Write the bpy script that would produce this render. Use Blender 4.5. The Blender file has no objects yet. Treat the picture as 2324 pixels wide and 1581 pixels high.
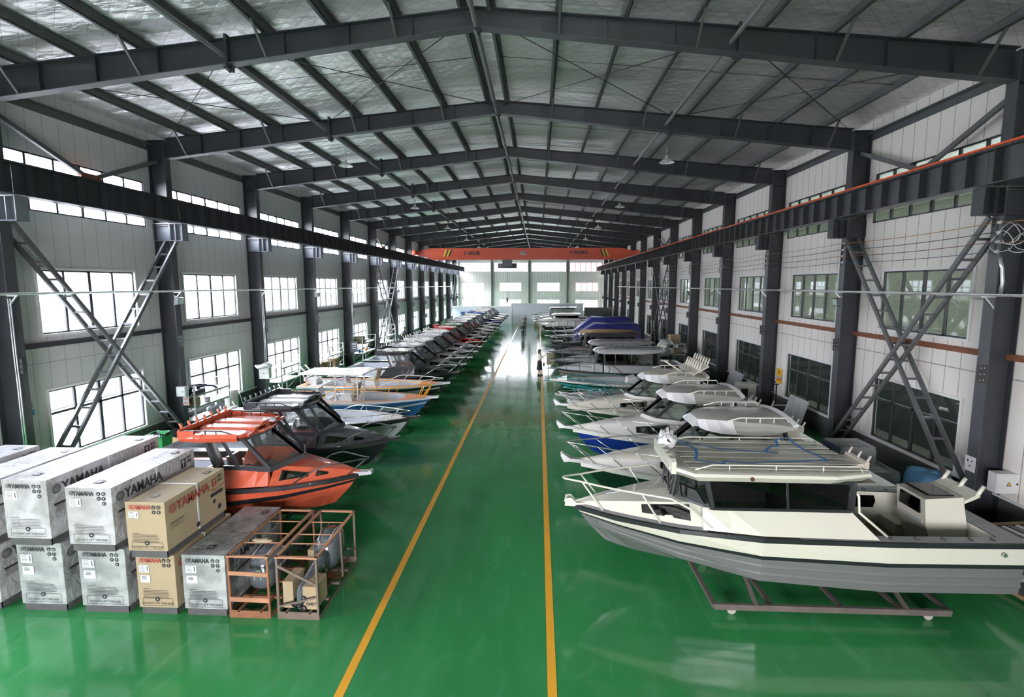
SKY, EXPO = 46.0, 0.0
import bpy, math, random
from mathutils import Vector, Matrix
random.seed(7)
S = bpy.context.scene
COL = S.collection
PI = math.pi
RX = -1.405                      # ridge x
XL, XR = -13.03, 10.22           # inner faces of the columns
WL, WR = -13.63, 10.82           # wall faces
Y0, BAY, NB = 12.6, 6.0, 13      # first frame, bay length
YEND = 90.6

# ---------------------------------------------------------------- materials
MATS = {}
def nt(name):
    m = bpy.data.materials.new(name); m.use_nodes = True
    t = m.node_tree; b = t.nodes['Principled BSDF']
    return m, t, b
def mat(name, col, rough=.5, metal=0., coat=0., var=0., vscale=3., bump=0., bscale=20., spec=None):
    if name in MATS: return MATS[name]
    m, t, b = nt(name)
    c = (*col, 1)
    b.inputs['Base Color'].default_value = c
    b.inputs['Roughness'].default_value = rough
    b.inputs['Metallic'].default_value = metal
    b.inputs['Coat Weight'].default_value = coat
    b.inputs['Coat Roughness'].default_value = .05
    if spec is not None: b.inputs['Specular IOR Level'].default_value = spec
    if var or bump:
        tc = t.nodes.new('ShaderNodeTexCoord')
    if var:
        n = t.nodes.new('ShaderNodeTexNoise'); n.inputs['Scale'].default_value = vscale; n.inputs['Detail'].default_value = 5
        t.links.new(tc.outputs['Object'], n.inputs['Vector'])
        mx = t.nodes.new('ShaderNodeMix'); mx.data_type = 'RGBA'
        mx.inputs['A'].default_value = tuple(max(0, x*(1-var)) for x in col)+(1,)
        mx.inputs['B'].default_value = tuple(min(1, x*(1+var)) for x in col)+(1,)
        t.links.new(n.outputs['Fac'], mx.inputs['Factor']); t.links.new(mx.outputs['Result'], b.inputs['Base Color'])
        r = t.nodes.new('ShaderNodeMapRange'); r.inputs['To Min'].default_value = max(0, rough-.08); r.inputs['To Max'].default_value = min(1, rough+.08)
        t.links.new(n.outputs['Fac'], r.inputs['Value']); t.links.new(r.outputs['Result'], b.inputs['Roughness'])
    if bump:
        n2 = t.nodes.new('ShaderNodeTexNoise'); n2.inputs['Scale'].default_value = bscale; n2.inputs['Detail'].default_value = 4
        t.links.new(tc.outputs['Object'], n2.inputs['Vector'])
        bp = t.nodes.new('ShaderNodeBump'); bp.inputs['Strength'].default_value = bump; bp.inputs['Distance'].default_value = .05
        t.links.new(n2.outputs['Fac'], bp.inputs['Height']); t.links.new(bp.outputs['Normal'], b.inputs['Normal'])
    MATS[name] = m
    return m
def glassmat(name, tint, refl=.12, rough=.02):
    m = bpy.data.materials.new(name); m.use_nodes = True; t = m.node_tree; t.nodes.clear()
    o = t.nodes.new('ShaderNodeOutputMaterial'); mix = t.nodes.new('ShaderNodeMixShader')
    tr = t.nodes.new('ShaderNodeBsdfTransparent'); tr.inputs['Color'].default_value = (*tint, 1)
    gl = t.nodes.new('ShaderNodeBsdfGlossy'); gl.inputs['Roughness'].default_value = rough; gl.inputs['Color'].default_value = (1, 1, 1, 1)
    lw = t.nodes.new('ShaderNodeLayerWeight'); lw.inputs['Blend'].default_value = .5
    pw = t.nodes.new('ShaderNodeMath'); pw.operation = 'POWER'; pw.inputs[1].default_value = 4.5
    mr = t.nodes.new('ShaderNodeMapRange'); mr.inputs['To Min'].default_value = refl; mr.inputs['To Max'].default_value = .75
    t.links.new(lw.outputs['Facing'], pw.inputs[0]); t.links.new(pw.outputs[0], mr.inputs['Value']); t.links.new(mr.outputs['Result'], mix.inputs['Fac'])
    t.links.new(tr.outputs[0], mix.inputs[1]); t.links.new(gl.outputs[0], mix.inputs[2]); t.links.new(mix.outputs[0], o.inputs[0])
    MATS[name] = m; return m
def lit(name, base, rough, metal=0):  # shortcut
    return mat(name, base, rough, metal)

def cladding(name, base, line, pitch, axis, seams=(), rough=.45, vs=.6):
    """ribbed wall sheeting: vertical joints at a pitch along an axis, horizontal seams at given heights"""
    m, t, b = nt(name); L = t.links
    tc = t.nodes.new('ShaderNodeTexCoord'); sp = t.nodes.new('ShaderNodeSeparateXYZ'); L.new(tc.outputs['Object'], sp.inputs[0])
    def M(op, a, bb=None, c=None):
        n = t.nodes.new('ShaderNodeMath'); n.operation = op
        for i, v in enumerate((a, bb, c)):
            if v is None: continue
            if isinstance(v, (int, float)): n.inputs[i].default_value = v
            else: L.new(v, n.inputs[i])
        return n.outputs[0]
    ax = sp.outputs[axis]
    fr = M('PINGPONG', ax, pitch/2)
    ln = M('LESS_THAN', fr, .012)
    for z in seams:
        ln = M('MAXIMUM', ln, M('LESS_THAN', M('ABSOLUTE', M('SUBTRACT', sp.outputs['Z'], z)), .014))
    rib = M('MAXIMUM', M('LESS_THAN', fr, .03), M('MULTIPLY', M('LESS_THAN', M('PINGPONG', ax, pitch/6), .012), .3))
    no = t.nodes.new('ShaderNodeTexNoise'); no.inputs['Scale'].default_value = vs; no.inputs['Detail'].default_value = 6
    L.new(tc.outputs['Object'], no.inputs['Vector'])
    mx0 = t.nodes.new('ShaderNodeMix'); mx0.data_type = 'RGBA'
    mx0.inputs['A'].default_value = tuple(x*.93 for x in base)+(1,); mx0.inputs['B'].default_value = (*base, 1)
    L.new(no.outputs['Fac'], mx0.inputs['Factor'])
    mx = t.nodes.new('ShaderNodeMix'); mx.data_type = 'RGBA'; mx.inputs['B'].default_value = (*line, 1)
    L.new(ln, mx.inputs['Factor']); L.new(mx0.outputs['Result'], mx.inputs['A']); L.new(mx.outputs['Result'], b.inputs['Base Color'])
    bp = t.nodes.new('ShaderNodeBump'); bp.inputs['Strength'].default_value = .5; bp.inputs['Distance'].default_value = .02; bp.invert = True
    L.new(rib, bp.inputs['Height']); L.new(bp.outputs['Normal'], b.inputs['Normal'])
    b.inputs['Roughness'].default_value = rough
    MATS[name] = m; return m

def floor_material():
    m, t, b = nt('green_epoxy'); L = t.links
    tc = t.nodes.new('ShaderNodeTexCoord')
    mp = t.nodes.new('ShaderNodeMapping'); mp.inputs['Scale'].default_value = (1, .35, 1); L.new(tc.outputs['Object'], mp.inputs[0])
    n = t.nodes.new('ShaderNodeTexNoise'); n.inputs['Scale'].default_value = .45; n.inputs['Detail'].default_value = 7; n.inputs['Distortion'].default_value = .6
    L.new(mp.outputs[0], n.inputs['Vector'])
    cr = t.nodes.new('ShaderNodeValToRGB'); e = cr.color_ramp.elements
    e[0].position = .3; e[0].color = (.022, .17, .05, 1); e[1].position = .72; e[1].color = (.04, .27, .082, 1)
    L.new(n.outputs['Fac'], cr.inputs[0])
    # pale scuffs and dusty tyre wear
    n2 = t.nodes.new('ShaderNodeTexNoise'); n2.inputs['Scale'].default_value = 1.6; n2.inputs['Detail'].default_value = 9; n2.inputs['Distortion'].default_value = 2.2
    L.new(mp.outputs[0], n2.inputs['Vector'])
    r2 = t.nodes.new('ShaderNodeMapRange'); r2.inputs['From Min'].default_value = .55; r2.inputs['From Max'].default_value = .8; r2.inputs['To Max'].default_value = .35
    L.new(n2.outputs['Fac'], r2.inputs['Value'])
    mx = t.nodes.new('ShaderNodeMix'); mx.data_type = 'RGBA'; mx.inputs['B'].default_value = (.10, .33, .17, 1)
    L.new(r2.outputs['Result'], mx.inputs['Factor']); L.new(cr.outputs[0], mx.inputs['A']); L.new(mx.outputs['Result'], b.inputs['Base Color'])
    rr = t.nodes.new('ShaderNodeMapRange'); rr.inputs['To Min'].default_value = .05; rr.inputs['To Max'].default_value = .2
    L.new(n2.outputs['Fac'], rr.inputs['Value']); L.new(rr.outputs['Result'], b.inputs['Roughness'])
    mp3 = t.nodes.new('ShaderNodeMapping'); mp3.inputs['Scale'].default_value = (.35, 2.6, 1); L.new(tc.outputs['Object'], mp3.inputs[0])
    n3 = t.nodes.new('ShaderNodeTexNoise'); n3.inputs['Scale'].default_value = 1.3; n3.inputs['Detail'].default_value = 3
    L.new(mp3.outputs[0], n3.inputs['Vector'])
    bp = t.nodes.new('ShaderNodeBump'); bp.inputs['Strength'].default_value = .16; bp.inputs['Distance'].default_value = .02
    L.new(n3.outputs['Fac'], bp.inputs['Height']); L.new(bp.outputs['Normal'], b.inputs['Normal'])
    b.inputs['Specular IOR Level'].default_value = .38
    b.inputs['Coat Weight'].default_value = .15; b.inputs['Coat Roughness'].default_value = .04
    MATS['floor'] = m; return m

def foil_material():
    m, t, b = nt('roof_foil'); L = t.links
    tc = t.nodes.new('ShaderNodeTexCoord')
    b.inputs['Metallic'].default_value = .8; b.inputs['Roughness'].default_value = .4
    n = t.nodes.new('ShaderNodeTexNoise'); n.inputs['Scale'].default_value = .35; n.inputs['Detail'].default_value = 4
    L.new(tc.outputs['Object'], n.inputs['Vector'])
    cr = t.nodes.new('ShaderNodeValToRGB'); e = cr.color_ramp.elements
    e[0].position = .3; e[0].color = (.78, .76, .77, 1); e[1].position = .7; e[1].color = (.96, .94, .94, 1)
    L.new(n.outputs['Fac'], cr.inputs[0])
    # diagonal net of stitching
    sp = t.nodes.new('ShaderNodeSeparateXYZ'); L.new(tc.outputs['Object'], sp.inputs[0])
    def M(op, a, bb=None):
        q = t.nodes.new('ShaderNodeMath'); q.operation = op
        for i, v in enumerate((a, bb)):
            if v is None: continue
            if isinstance(v, (int, float)): q.inputs[i].default_value = v
            else: L.new(v, q.inputs[i])
        return q.outputs[0]
    d1 = M('PINGPONG', M('ADD', sp.outputs[0], sp.outputs[1]), .2); d2 = M('PINGPONG', M('SUBTRACT', sp.outputs[0], sp.outputs[1]), .2)
    net = M('LESS_THAN', M('MINIMUM', d1, d2), .0045)
    mx = t.nodes.new('ShaderNodeMix'); mx.data_type = 'RGBA'; mx.inputs['B'].default_value = (.38, .38, .38, 1)
    L.new(net, mx.inputs['Factor']); L.new(cr.outputs[0], mx.inputs['A']); L.new(mx.outputs['Result'], b.inputs['Base Color'])
    mp = t.nodes.new('ShaderNodeMapping'); mp.inputs['Scale'].default_value = (1, 2.6, 1); L.new(tc.outputs['Object'], mp.inputs[0])
    n2 = t.nodes.new('ShaderNodeTexNoise'); n2.inputs['Scale'].default_value = 1.5; n2.inputs['Detail'].default_value = 5; n2.inputs['Distortion'].default_value = .25
    L.new(mp.outputs[0], n2.inputs['Vector'])
    sag = t.nodes.new('ShaderNodeTexNoise'); sag.inputs['Scale'].default_value = .45; sag.inputs['Detail'].default_value = 2
    mq = t.nodes.new('ShaderNodeMapping'); mq.inputs['Scale'].default_value = (.5, 2., 1); L.new(tc.outputs['Object'], mq.inputs[0]); L.new(mq.outputs[0], sag.inputs['Vector'])
    h = M('ADD', M('ADD', M('MULTIPLY', n2.outputs['Fac'], .8), M('MULTIPLY', M('MINIMUM', d1, d2), .5)), M('MULTIPLY', sag.outputs['Fac'], 2.6))
    bp = t.nodes.new('ShaderNodeBump'); bp.inputs['Strength'].default_value = 1.; bp.inputs['Distance'].default_value = .13
    L.new(h, bp.inputs['Height']); L.new(bp.outputs['Normal'], b.inputs['Normal'])
    MATS['foil'] = m; return m

def wrap_material(name, base, dark):
    """crinkled woven plastic wrap"""
    m, t, b = nt(name); L = t.links
    tc = t.nodes.new('ShaderNodeTexCoord')
    n = t.nodes.new('ShaderNodeTexNoise'); n.inputs['Scale'].default_value = 2.2; n.inputs['Detail'].default_value = 8; n.inputs['Distortion'].default_value = 1.
    L.new(tc.outputs['Object'], n.inputs['Vector'])
    cr = t.nodes.new('ShaderNodeValToRGB'); e = cr.color_ramp.elements
    e[0].position = .35; e[0].color = (*dark, 1); e[1].position = .6; e[1].color = (*base, 1)
    L.new(n.outputs['Fac'], cr.inputs[0]); L.new(cr.outputs[0], b.inputs['Base Color'])
    n2 = t.nodes.new('ShaderNodeTexNoise'); n2.inputs['Scale'].default_value = 6; n2.inputs['Detail'].default_value = 7; n2.inputs['Distortion'].default_value = 2
    L.new(tc.outputs['Object'], n2.inputs['Vector'])
    bp = t.nodes.new('ShaderNodeBump'); bp.inputs['Strength'].default_value = .7; bp.inputs['Distance'].default_value = .03
    L.new(n2.outputs['Fac'], bp.inputs['Height']); L.new(bp.outputs['Normal'], b.inputs['Normal'])
    b.inputs['Roughness'].default_value = .32
    MATS[name] = m; return m

floor_material(); foil_material()
cladding('clad_left', (.58, .59, .585), (.36, .38, .38), .5, 'Y', (3.5,), vs=.5)
cladding('clad_right', (.78, .755, .71), (.3, .3, .29), .5, 'Y', (3.5,), vs=.5)
cladding('clad_end', (.82, .745, .745), (.34, .34, .34), .5, 'X', (3.4,))
cladding('clad_hall', (.60, .63, .55), (.4, .45, .38), .4, 'Y', (4.,))
mat('steel', (.029, .033, .041), .42, 0, var=.25, vscale=1.5)
mat('steel_edge', (.06, .066, .075), .4, 0, var=.2)
mat('steel_grey', (.10, .107, .112), .45, .2, var=.2)
mat('brace_steel', (.12, .125, .13), .45, .2, var=.3)
mat('girt_rust', (.2, .075, .035), .7, var=.35, vscale=4)
mat('dado', (.085, .088, .09), .6, var=.2)
mat('line_yellow', (.75, .38, .03), .35, var=.15, vscale=2)
mat('frame_dark', (.035, .038, .04), .4)
mat('sill_white', (.72, .73, .72), .4)
mat('galv', (.6, .62, .63), .3, .85, var=.1)
mat('crane_red', (.62, .085, .035), .4, var=.08)
mat('cond_orange', (.75, .09, .02), .45)
mat('black', (.012, .012, .013), .4)
mat('rubber', (.02, .02, .02), .7)
mat('white', (.78, .78, .76), .35, var=.04)
mat('yellow', (.8, .5, .02), .4)
mat('red', (.6, .03, .02), .45)
mat('blue_wire', (.03, .08, .16), .4)
mat('copper', (.45, .2, .06), .4, .3)
mat('partition', (.62, .68, .74), .5, var=.04)
mat('concrete', (.42, .41, .40), .8, var=.15)
mat('panel_grey', (.45, .47, .47), .4, .5, var=.1)
mat('ebox', (.55, .57, .57), .4)
mat('board', (.32, .2, .11), .75, var=.2)
mat('kraft', (.33, .265, .165), .75, var=.12, vscale=2)
mat('kraft_dark', (.36, .25, .13), .75, var=.15)
mat('label_white', (.52, .54, .56), .5)
mat('corbel', (.15, .17, .2), .4, var=.1)  # paler and bluer than the shared steel paint, imitating light on left corbels
mat('film_white', (.62, .63, .63), .2, bump=.8, bscale=14)
mat('ink', (.03, .03, .035), .5)
mat('ink_red', (.32, .05, .04), .5)
mat('rust', (.20, .085, .04), .75, var=.5, vscale=7)
mat('pallet_steel', (.10, .10, .10), .6, .3, var=.4, vscale=6)
mat('bin_green', (.03, .25, .08), .5)
mat('bin_liner', (.02, .02, .022), .25, bump=.6, bscale=12)
mat('tarp_blue', (.03, .035, .2), .3, var=.3, vscale=1.2, bump=.9, bscale=2.2)
mat('sheet_blue', (.12, .32, .55), .5, bump=.8, bscale=5)
mat('plastic_film', (.6, .62, .62), .15, bump=.8, bscale=14)
mat('skin', (.5, .3, .2), .55); mat('hair', (.01, .009, .009), .5)
mat('blouse', (.75, .74, .66), .7); mat('cloth_dark', (.02, .022, .028), .8); mat('cloth_navy', (.03, .04, .07), .8)
mat('cloth_grey', (.12, .13, .13), .8); mat('plaid', (.12, .11, .14), .8, var=.5, vscale=18)
mat('pipe_grey', (.35, .35, .34), .5)
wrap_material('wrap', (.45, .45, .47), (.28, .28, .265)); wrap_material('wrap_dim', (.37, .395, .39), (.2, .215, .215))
glassmat('pane_glass', (.9, .93, .95), .03); glassmat('pane_right', (.52, .57, .55), .05)
glassmat('boat_glass', (.7, .73, .73), .24, .04); glassmat('boat_glass_dark', (.03, .033, .036), .05); glassmat('film_clear', (.8, .8, .8), .3, .15)

# ---------------------------------------------------------------- mesh builder
class MB:
    def __init__(s): s.v = []; s.f = []; s.m = []; s.sm = []
    def face(s, pts, m=0, smooth=False):
        i = len(s.v); s.v += [tuple(p) for p in pts]; s.f.append(tuple(range(i, i+len(pts)))); s.m.append(m); s.sm.append(smooth)
    def box(s, x0, x1, y0, y1, z0, z1, m=0):
        i = len(s.v)
        s.v += [(x, y, z) for z in (z0, z1) for y in (y0, y1) for x in (x0, x1)]
        for f in ((0, 2, 3, 1), (4, 5, 7, 6), (0, 1, 5, 4), (2, 6, 7, 3), (0, 4, 6, 2), (1, 3, 7, 5)):
            s.f.append(tuple(i+k for k in f)); s.m.append(m); s.sm.append(False)
        return s
    def beam(s, p, q, w, h, m=0, up=(0, 0, 1)):
        p, q = Vector(p), Vector(q); d = (q-p).normalized(); u = Vector(up)
        if abs(d.dot(u)) > .98: u = Vector((1, 0, 0))
        r = d.cross(u).normalized(); u = r.cross(d)
        i = len(s.v)
        for c in (p, q):
            for a, b in ((-1, -1), (1, -1), (1, 1), (-1, 1)): s.v.append(tuple(c+r*a*w/2+u*b*h/2))
        for f in ((0, 1, 2, 3), (7, 6, 5, 4), (0, 4, 5, 1), (1, 5, 6, 2), (2, 6, 7, 3), (3, 7, 4, 0)):
            s.f.append(tuple(i+k for k in f)); s.m.append(m); s.sm.append(False)
        return s
    def tube(s, pts, r, n=8, m=0, caps=True, rs=None):
        pts = [Vector(p) for p in pts]; i0 = len(s.v); N = len(pts)
        ref = None
        for k, p in enumerate(pts):
            d = (pts[min(k+1, N-1)]-pts[max(k-1, 0)])
            if d.length < 1e-9: d = Vector((0, 0, 1))
            d.normalize()
            if ref is None:
                ref = Vector((0, 0, 1)) if abs(d.z) < .9 else Vector((1, 0, 0))
            a = d.cross(ref)
            if a.length < 1e-6: a = d.orthogonal()
            a.normalize(); b = a.cross(d); ref = b
            rr = rs[k] if rs else r
            for j in range(n):
                t = 2*PI*j/n; s.v.append(tuple(p+a*math.cos(t)*rr+b*math.sin(t)*rr))
        for k in range(N-1):
            for j in range(n):
                s.f.append((i0+k*n+j, i0+k*n+(j+1) % n, i0+(k+1)*n+(j+1) % n, i0+(k+1)*n+j)); s.m.append(m); s.sm.append(True)
        if caps:
            s.f.append(tuple(i0+j for j in range(n))[::-1]); s.m.append(m); s.sm.append(False)
            s.f.append(tuple(i0+(N-1)*n+j for j in range(n))); s.m.append(m); s.sm.append(False)
        return s
    def prism(s, poly, plane, a, b, m=0):
        def P(u, v, w): return {'xy': (u, v, w), 'xz': (u, w, v), 'yz': (w, u, v)}[plane]
        i = len(s.v); n = len(poly)
        s.v += [P(u, v, a) for u, v in poly]+[P(u, v, b) for u, v in poly]
        s.f.append(tuple(range(i, i+n))[::-1]); s.f.append(tuple(range(i+n, i+2*n)))
        s.m += [m, m]; s.sm += [False, False]
        for k in range(n):
            s.f.append((i+k, i+(k+1) % n, i+n+(k+1) % n, i+n+k)); s.m.append(m); s.sm.append(False)
        return s
    def loft(s, rings, m=0, closed=False, smooth=False, cap0=False, cap1=False):
        """m: one index, or a list giving the index of each strip between ring points"""
        i = len(s.v); n = len(rings[0])
        for r in rings: s.v += [tuple(p) for p in r]
        for k in range(len(rings)-1):
            for j in range(n if closed else n-1):
                j2 = (j+1) % n
                s.f.append((i+k*n+j, i+k*n+j2, i+(k+1)*n+j2, i+(k+1)*n+j))
                s.m.append(m if isinstance(m, int) else m[j]); s.sm.append(smooth)
        mm = m if isinstance(m, int) else m[0]
        if cap0: s.f.append(tuple(i+j for j in range(n))[::-1]); s.m.append(mm); s.sm.append(False)
        if cap1: s.f.append(tuple(i+(len(rings)-1)*n+j for j in range(n))); s.m.append(mm); s.sm.append(False)
        return s
    def ell(s, c, r, n=12, k=8, m=0, zmin=-1., zmax=1.):
        rings = []
        a0, a1 = math.asin(zmin), math.asin(zmax)
        for i in range(k+1):
            a = a0+(a1-a0)*i/k
            rings.append([(c[0]+r[0]*math.cos(a)*math.cos(2*PI*j/n), c[1]+r[1]*math.cos(a)*math.sin(2*PI*j/n), c[2]+r[2]*math.sin(a)) for j in range(n)])
        return s.loft(rings, m, closed=True, smooth=True)
    def slab(s, quad, th, m=0):
        """a thin plate on four corner points, thickness th along its normal"""
        q = [Vector(p) for p in quad]; nrm = (q[1]-q[0]).cross(q[-1]-q[0]).normalized()*th
        n = len(q); i = len(s.v); s.v += [tuple(p) for p in q]+[tuple(p+nrm) for p in q]
        s.f.append(tuple(range(i, i+n))[::-1]); s.f.append(tuple(range(i+n, i+2*n))); s.m += [m, m]; s.sm += [False, False]
        for k in range(n):
            s.f.append((i+k, i+(k+1) % n, i+n+(k+1) % n, i+n+k)); s.m.append(m); s.sm.append(False)
        return s
    def xform(s, M):
        s.v = [tuple(M @ Vector(p)) for p in s.v]; return s
    def mesh(s, name, mats):
        me = bpy.data.meshes.new(name); me.from_pydata(s.v, [], s.f)
        for x in (mats if isinstance(mats, (list, tuple)) else [mats]): me.materials.append(MATS[x] if isinstance(x, str) else x)
        me.polygons.foreach_set('material_index', s.m); me.polygons.foreach_set('use_smooth', s.sm)
        me.update(); return me
    def build(s, name, mats, parent=None, loc=(0, 0, 0), rz=0, bevel=0):
        o = bpy.data.objects.new(name, s.mesh(name, mats)); COL.objects.link(o)
        o.location = loc; o.rotation_euler = (0, 0, rz)
        if parent: o.parent = parent
        if bevel:
            b = o.modifiers.new('bevel', 'BEVEL'); b.width = bevel; b.segments = 2; b.limit_method = 'ANGLE'
        return o
def tag(o, label=None, cat=None, group=None, kind=None):
    if label: o['label'] = label
    if cat: o['category'] = cat
    if group: o['group'] = group
    if kind: o['kind'] = kind
    return o
def thing(name, label, cat, loc=(0, 0, 0), rz=0, group=None):
    o = bpy.data.objects.new(name, None); COL.objects.link(o); o.empty_display_size = .2
    o.location = loc; o.rotation_euler = (0, 0, rz)
    return tag(o, label, cat, group)
def dup(root, loc, rz=0, label=None, group=None, mesh=None):
    r = root.copy(); COL.objects.link(r); r.location = loc; r.rotation_euler = (0, 0, rz)
    if label: r['label'] = label
    if group: r['group'] = group
    for ch in list(root.children):
        c = ch.copy(); COL.objects.link(c); c.parent = r
        for g in ch.children:
            d = g.copy(); COL.objects.link(d); d.parent = c
    return r
ORD = ['first', 'second', 'third', 'fourth', 'fifth', 'sixth', 'seventh', 'eighth', 'ninth', 'tenth', 'eleventh', 'twelfth', 'thirteenth', 'fourteenth', 'fifteenth', 'sixteenth']
_tc = {}
def text_mesh(txt, size, material, bold=0.):
    k = (txt, size, material, bold)
    if k in _tc: return _tc[k]
    c = bpy.data.curves.new('lettering', 'FONT'); c.body = txt; c.size = size; c.align_x = 'CENTER'; c.align_y = 'CENTER'; c.offset = bold; c.resolution_u = 3
    o = bpy.data.objects.new('lettering', c); COL.objects.link(o)
    bpy.context.view_layer.update()
    me = bpy.data.meshes.new_from_object(o.evaluated_get(bpy.context.evaluated_depsgraph_get()))
    me.materials.clear(); me.materials.append(MATS[material])
    bpy.data.objects.remove(o); bpy.data.curves.remove(c)
    _tc[k] = me; return me
def put_text(txt, size, material, parent, M, bold=0., sx=1., name='lettering'):
    """M: 4x4 placing text's x/y plane; sx stretches widths"""
    o = bpy.data.objects.new(name, text_mesh(txt, size, material, bold)); COL.objects.link(o)
    o.parent = parent
    o.matrix_local = M @ Matrix.Diagonal((sx, 1, 1, 1))
    return o
def add_text(mb, txt, size, M, m=0, bold=0., sx=1.):
    me = text_mesh(txt, size, 'ink', bold); i = len(mb.v); MM = M @ Matrix.Diagonal((sx, 1, 1, 1))
    mb.v += [tuple(MM @ v.co) for v in me.vertices]
    for p in me.polygons: mb.f.append(tuple(i+k for k in p.vertices)); mb.m.append(m); mb.sm.append(False)
def face_matrix(origin, right, up):
    r = Vector(right).normalized(); u = Vector(up).normalized(); n = r.cross(u)
    M = Matrix((r, u, n)).transposed().to_4x4(); M.translation = Vector(origin); return M
# ================================================================ the hall
def zroof(x): return 11.96-.088*abs(x-RX)          # underside of the foil
# ---- floor
mb = MB(); mb.box(WL-.2, WR+.2, -8, YEND+.3, -.2, 0)
tag(mb.build('floor', 'floor'), 'glossy green epoxy floor of the hall', 'floor', kind='structure')
def line(x, y0, y1, label, w=.13, x1=None):
    x1 = x if x1 is None else x1
    mb = MB(); mb.slab([(x-w/2, y0, .003), (x+w/2, y0, .003), (x1+w/2, y1, .003), (x1-w/2, y1, .003)], .002)
    tag(mb.build('floor_line', 'line_yellow'), label, 'floor marking', 'painted aisle lines')
line(-2.728, -7, 76, 'long yellow line painted on the floor, left edge of the aisle')
line(.226, -7, 76, 'long yellow line painted on the floor, right edge of the aisle')

# ---- side walls with window openings
ZS = [(.80, 2.70, 1.76), (4.28, 6.05, 1.76), (7.62, 9.16, 2.55)]     # openings: bottom, top, half width
DOORBAY = 8
wn = [0]
def side_wall(side):
    x = WL if side < 0 else WR; xa, xb = (x-.14, x) if side < 0 else (x, x+.14)
    mb = MB(); ztop = 11.2
    for k in range(-2, NB):
        c = Y0+BAY*(k+.5); y0, y1 = c-3, c+3
        z = 0
        for z0, z1, hw in ZS:
            mb.box(xa, xb, y0, y1, z, z0)
            mb.box(xa, xb, y0, c-hw, z0, z1); mb.box(xa, xb, c+hw, y1, z0, z1)
            z = z1
        mb.box(xa, xb, y0, y1, z, ztop)
    mb.box(xa, xb, -8, Y0-2*BAY, 0, ztop)
    nm = 'left' if side < 0 else 'right'
    w = mb.build('wall_'+nm, 'clad_'+nm)
    tag(w, 'ribbed %s metal wall on the %s side of the hall' % ('pale grey' if side < 0 else 'off white', nm), 'wall', kind='structure')
    s = -side
    mb = MB(); mb.box(min(x, x+s*.03), max(x, x+s*.03), -8, YEND, 0, .72)
    tag(mb.build('baseboard_'+nm, 'dado'), 'dark grey plinth along the foot of the %s wall' % nm, 'baseboard', kind='structure')
    mb = MB(); mb.box(min(x, x+s*.07), max(x, x+s*.07), -8, YEND, .72, .765)
    tag(mb.build('trim_%d' % (1 if side < 0 else 2), 'sill_white'), 'pale flashing strip on top of the %s plinth' % nm, 'trim', kind='structure')
    for k in range(-2, NB):
        c = Y0+BAY*(k+.5)
        for row, (z0, z1, hw) in enumerate(ZS):
            make_window(side, x, c, z0, z1, hw, row, k)
def make_window(side, x, c, z0, z1, hw, row, k):
    wn[0] += 1
    xm = x+side*.05; t = .045; mb = MB(); q = (xm-.03, xm+.03)
    mb.box(*q, c-hw, c+hw, z0, z0+t); mb.box(*q, c-hw, c+hw, z1-t, z1)
    mb.box(*q, c-hw, c-hw+t, z0, z1); mb.box(*q, c+hw-t, c+hw, z0, z1)
    n = (4, 4, 6)[row]
    for i in range(1, n):
        yy = c-hw+2*hw*i/n; ww = .035 if i != n//2 else .05
        mb.box(*q, yy-ww, yy+ww, z0, z1)
    if row == 0: mb.box(*q, c-hw, c+hw, z0+1.2, z0+1.27)
    if row < 2:  # pale reveal and sill
        s = -side; r = sorted((x-side*.0, x+s*.05)); w = .07
        mb.box(*r, c-hw-w, c+hw+w, z0-w, z0, 1); mb.box(*r, c-hw-w, c+hw+w, z1, z1+w, 1)
        mb.box(*r, c-hw-w, c-hw, z0, z1, 1); mb.box(*r, c+hw, c+hw+w, z0, z1, 1)
    o = mb.build('window_%d' % wn[0], ['frame_dark', 'sill_white'])
    tag(o, '%s window in bay %d of the %s wall' % (('lower four-light', 'upper four-pane', 'high strip')[row], k+3, 'left' if side < 0 else 'right'), 'window', kind='structure')
    p = MB(); p.box(xm-.004, xm+.004, c-hw+t, c+hw-t, z0+t, z1-t)
    p.build('pane', 'pane_glass' if side < 0 else 'pane_right', o)
side_wall(-1); side_wall(1)

# ---- end wall with three rows of windows
mb = MB(); bays = [(-13.63, -7.9), (-7.9, -1.55), (-1.55, 4.9), (4.9, 10.82)]
wins = [(-13.1, -9.3), (-6.6, -2.93), (-.25, 3.57), (6.25, 10.05)]
for (a, b), (p, q) in zip(bays, wins):
    z = 0
    for z0, z1, full in ((1.2, 3.12, 0), (4.48, 5.98, 0), (7.78, 9.34, 1)):
        pp, qq = (a+.35, b-.25) if full else (p, q)
        mb.box(a, b, YEND, YEND+.15, z, z0); mb.box(a, pp, YEND, YEND+.15, z0, z1); mb.box(qq, b, YEND, YEND+.15, z0, z1); z = z1
        wn[0] += 1; w = MB(); t = .05; yy = YEND+.05
        w.box(pp, qq, yy, yy+.05, z0, z0+t); w.box(pp, qq, yy, yy+.05, z1-t, z1)
        n = 6 if full else 4
        for i in range(n+1):
            xx = pp+(qq-pp)*i/n; w.box(xx-.04, xx+.04, yy, yy+.05, z0, z1)
        o = w.build('window_%d' % wn[0], 'frame_dark'); tag(o, '%s window in the %s bay of the far end wall' % ({1.2: 'lower', 4.48: 'middle', 7.78: 'wide upper'}[z0], ORD[bays.index((a, b))]), 'window', kind='structure')
        g = MB(); g.box(pp, qq, yy+.02, yy+.026, z0+t, z1-t); g.build('pane', 'pane_glass', o)
    mb.box(a, b, YEND, YEND+.15, z, 12.3)
tag(mb.build('wall_end', 'clad_end'), 'pale ribbed end wall with rows of bright windows', 'wall', kind='structure')
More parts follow.
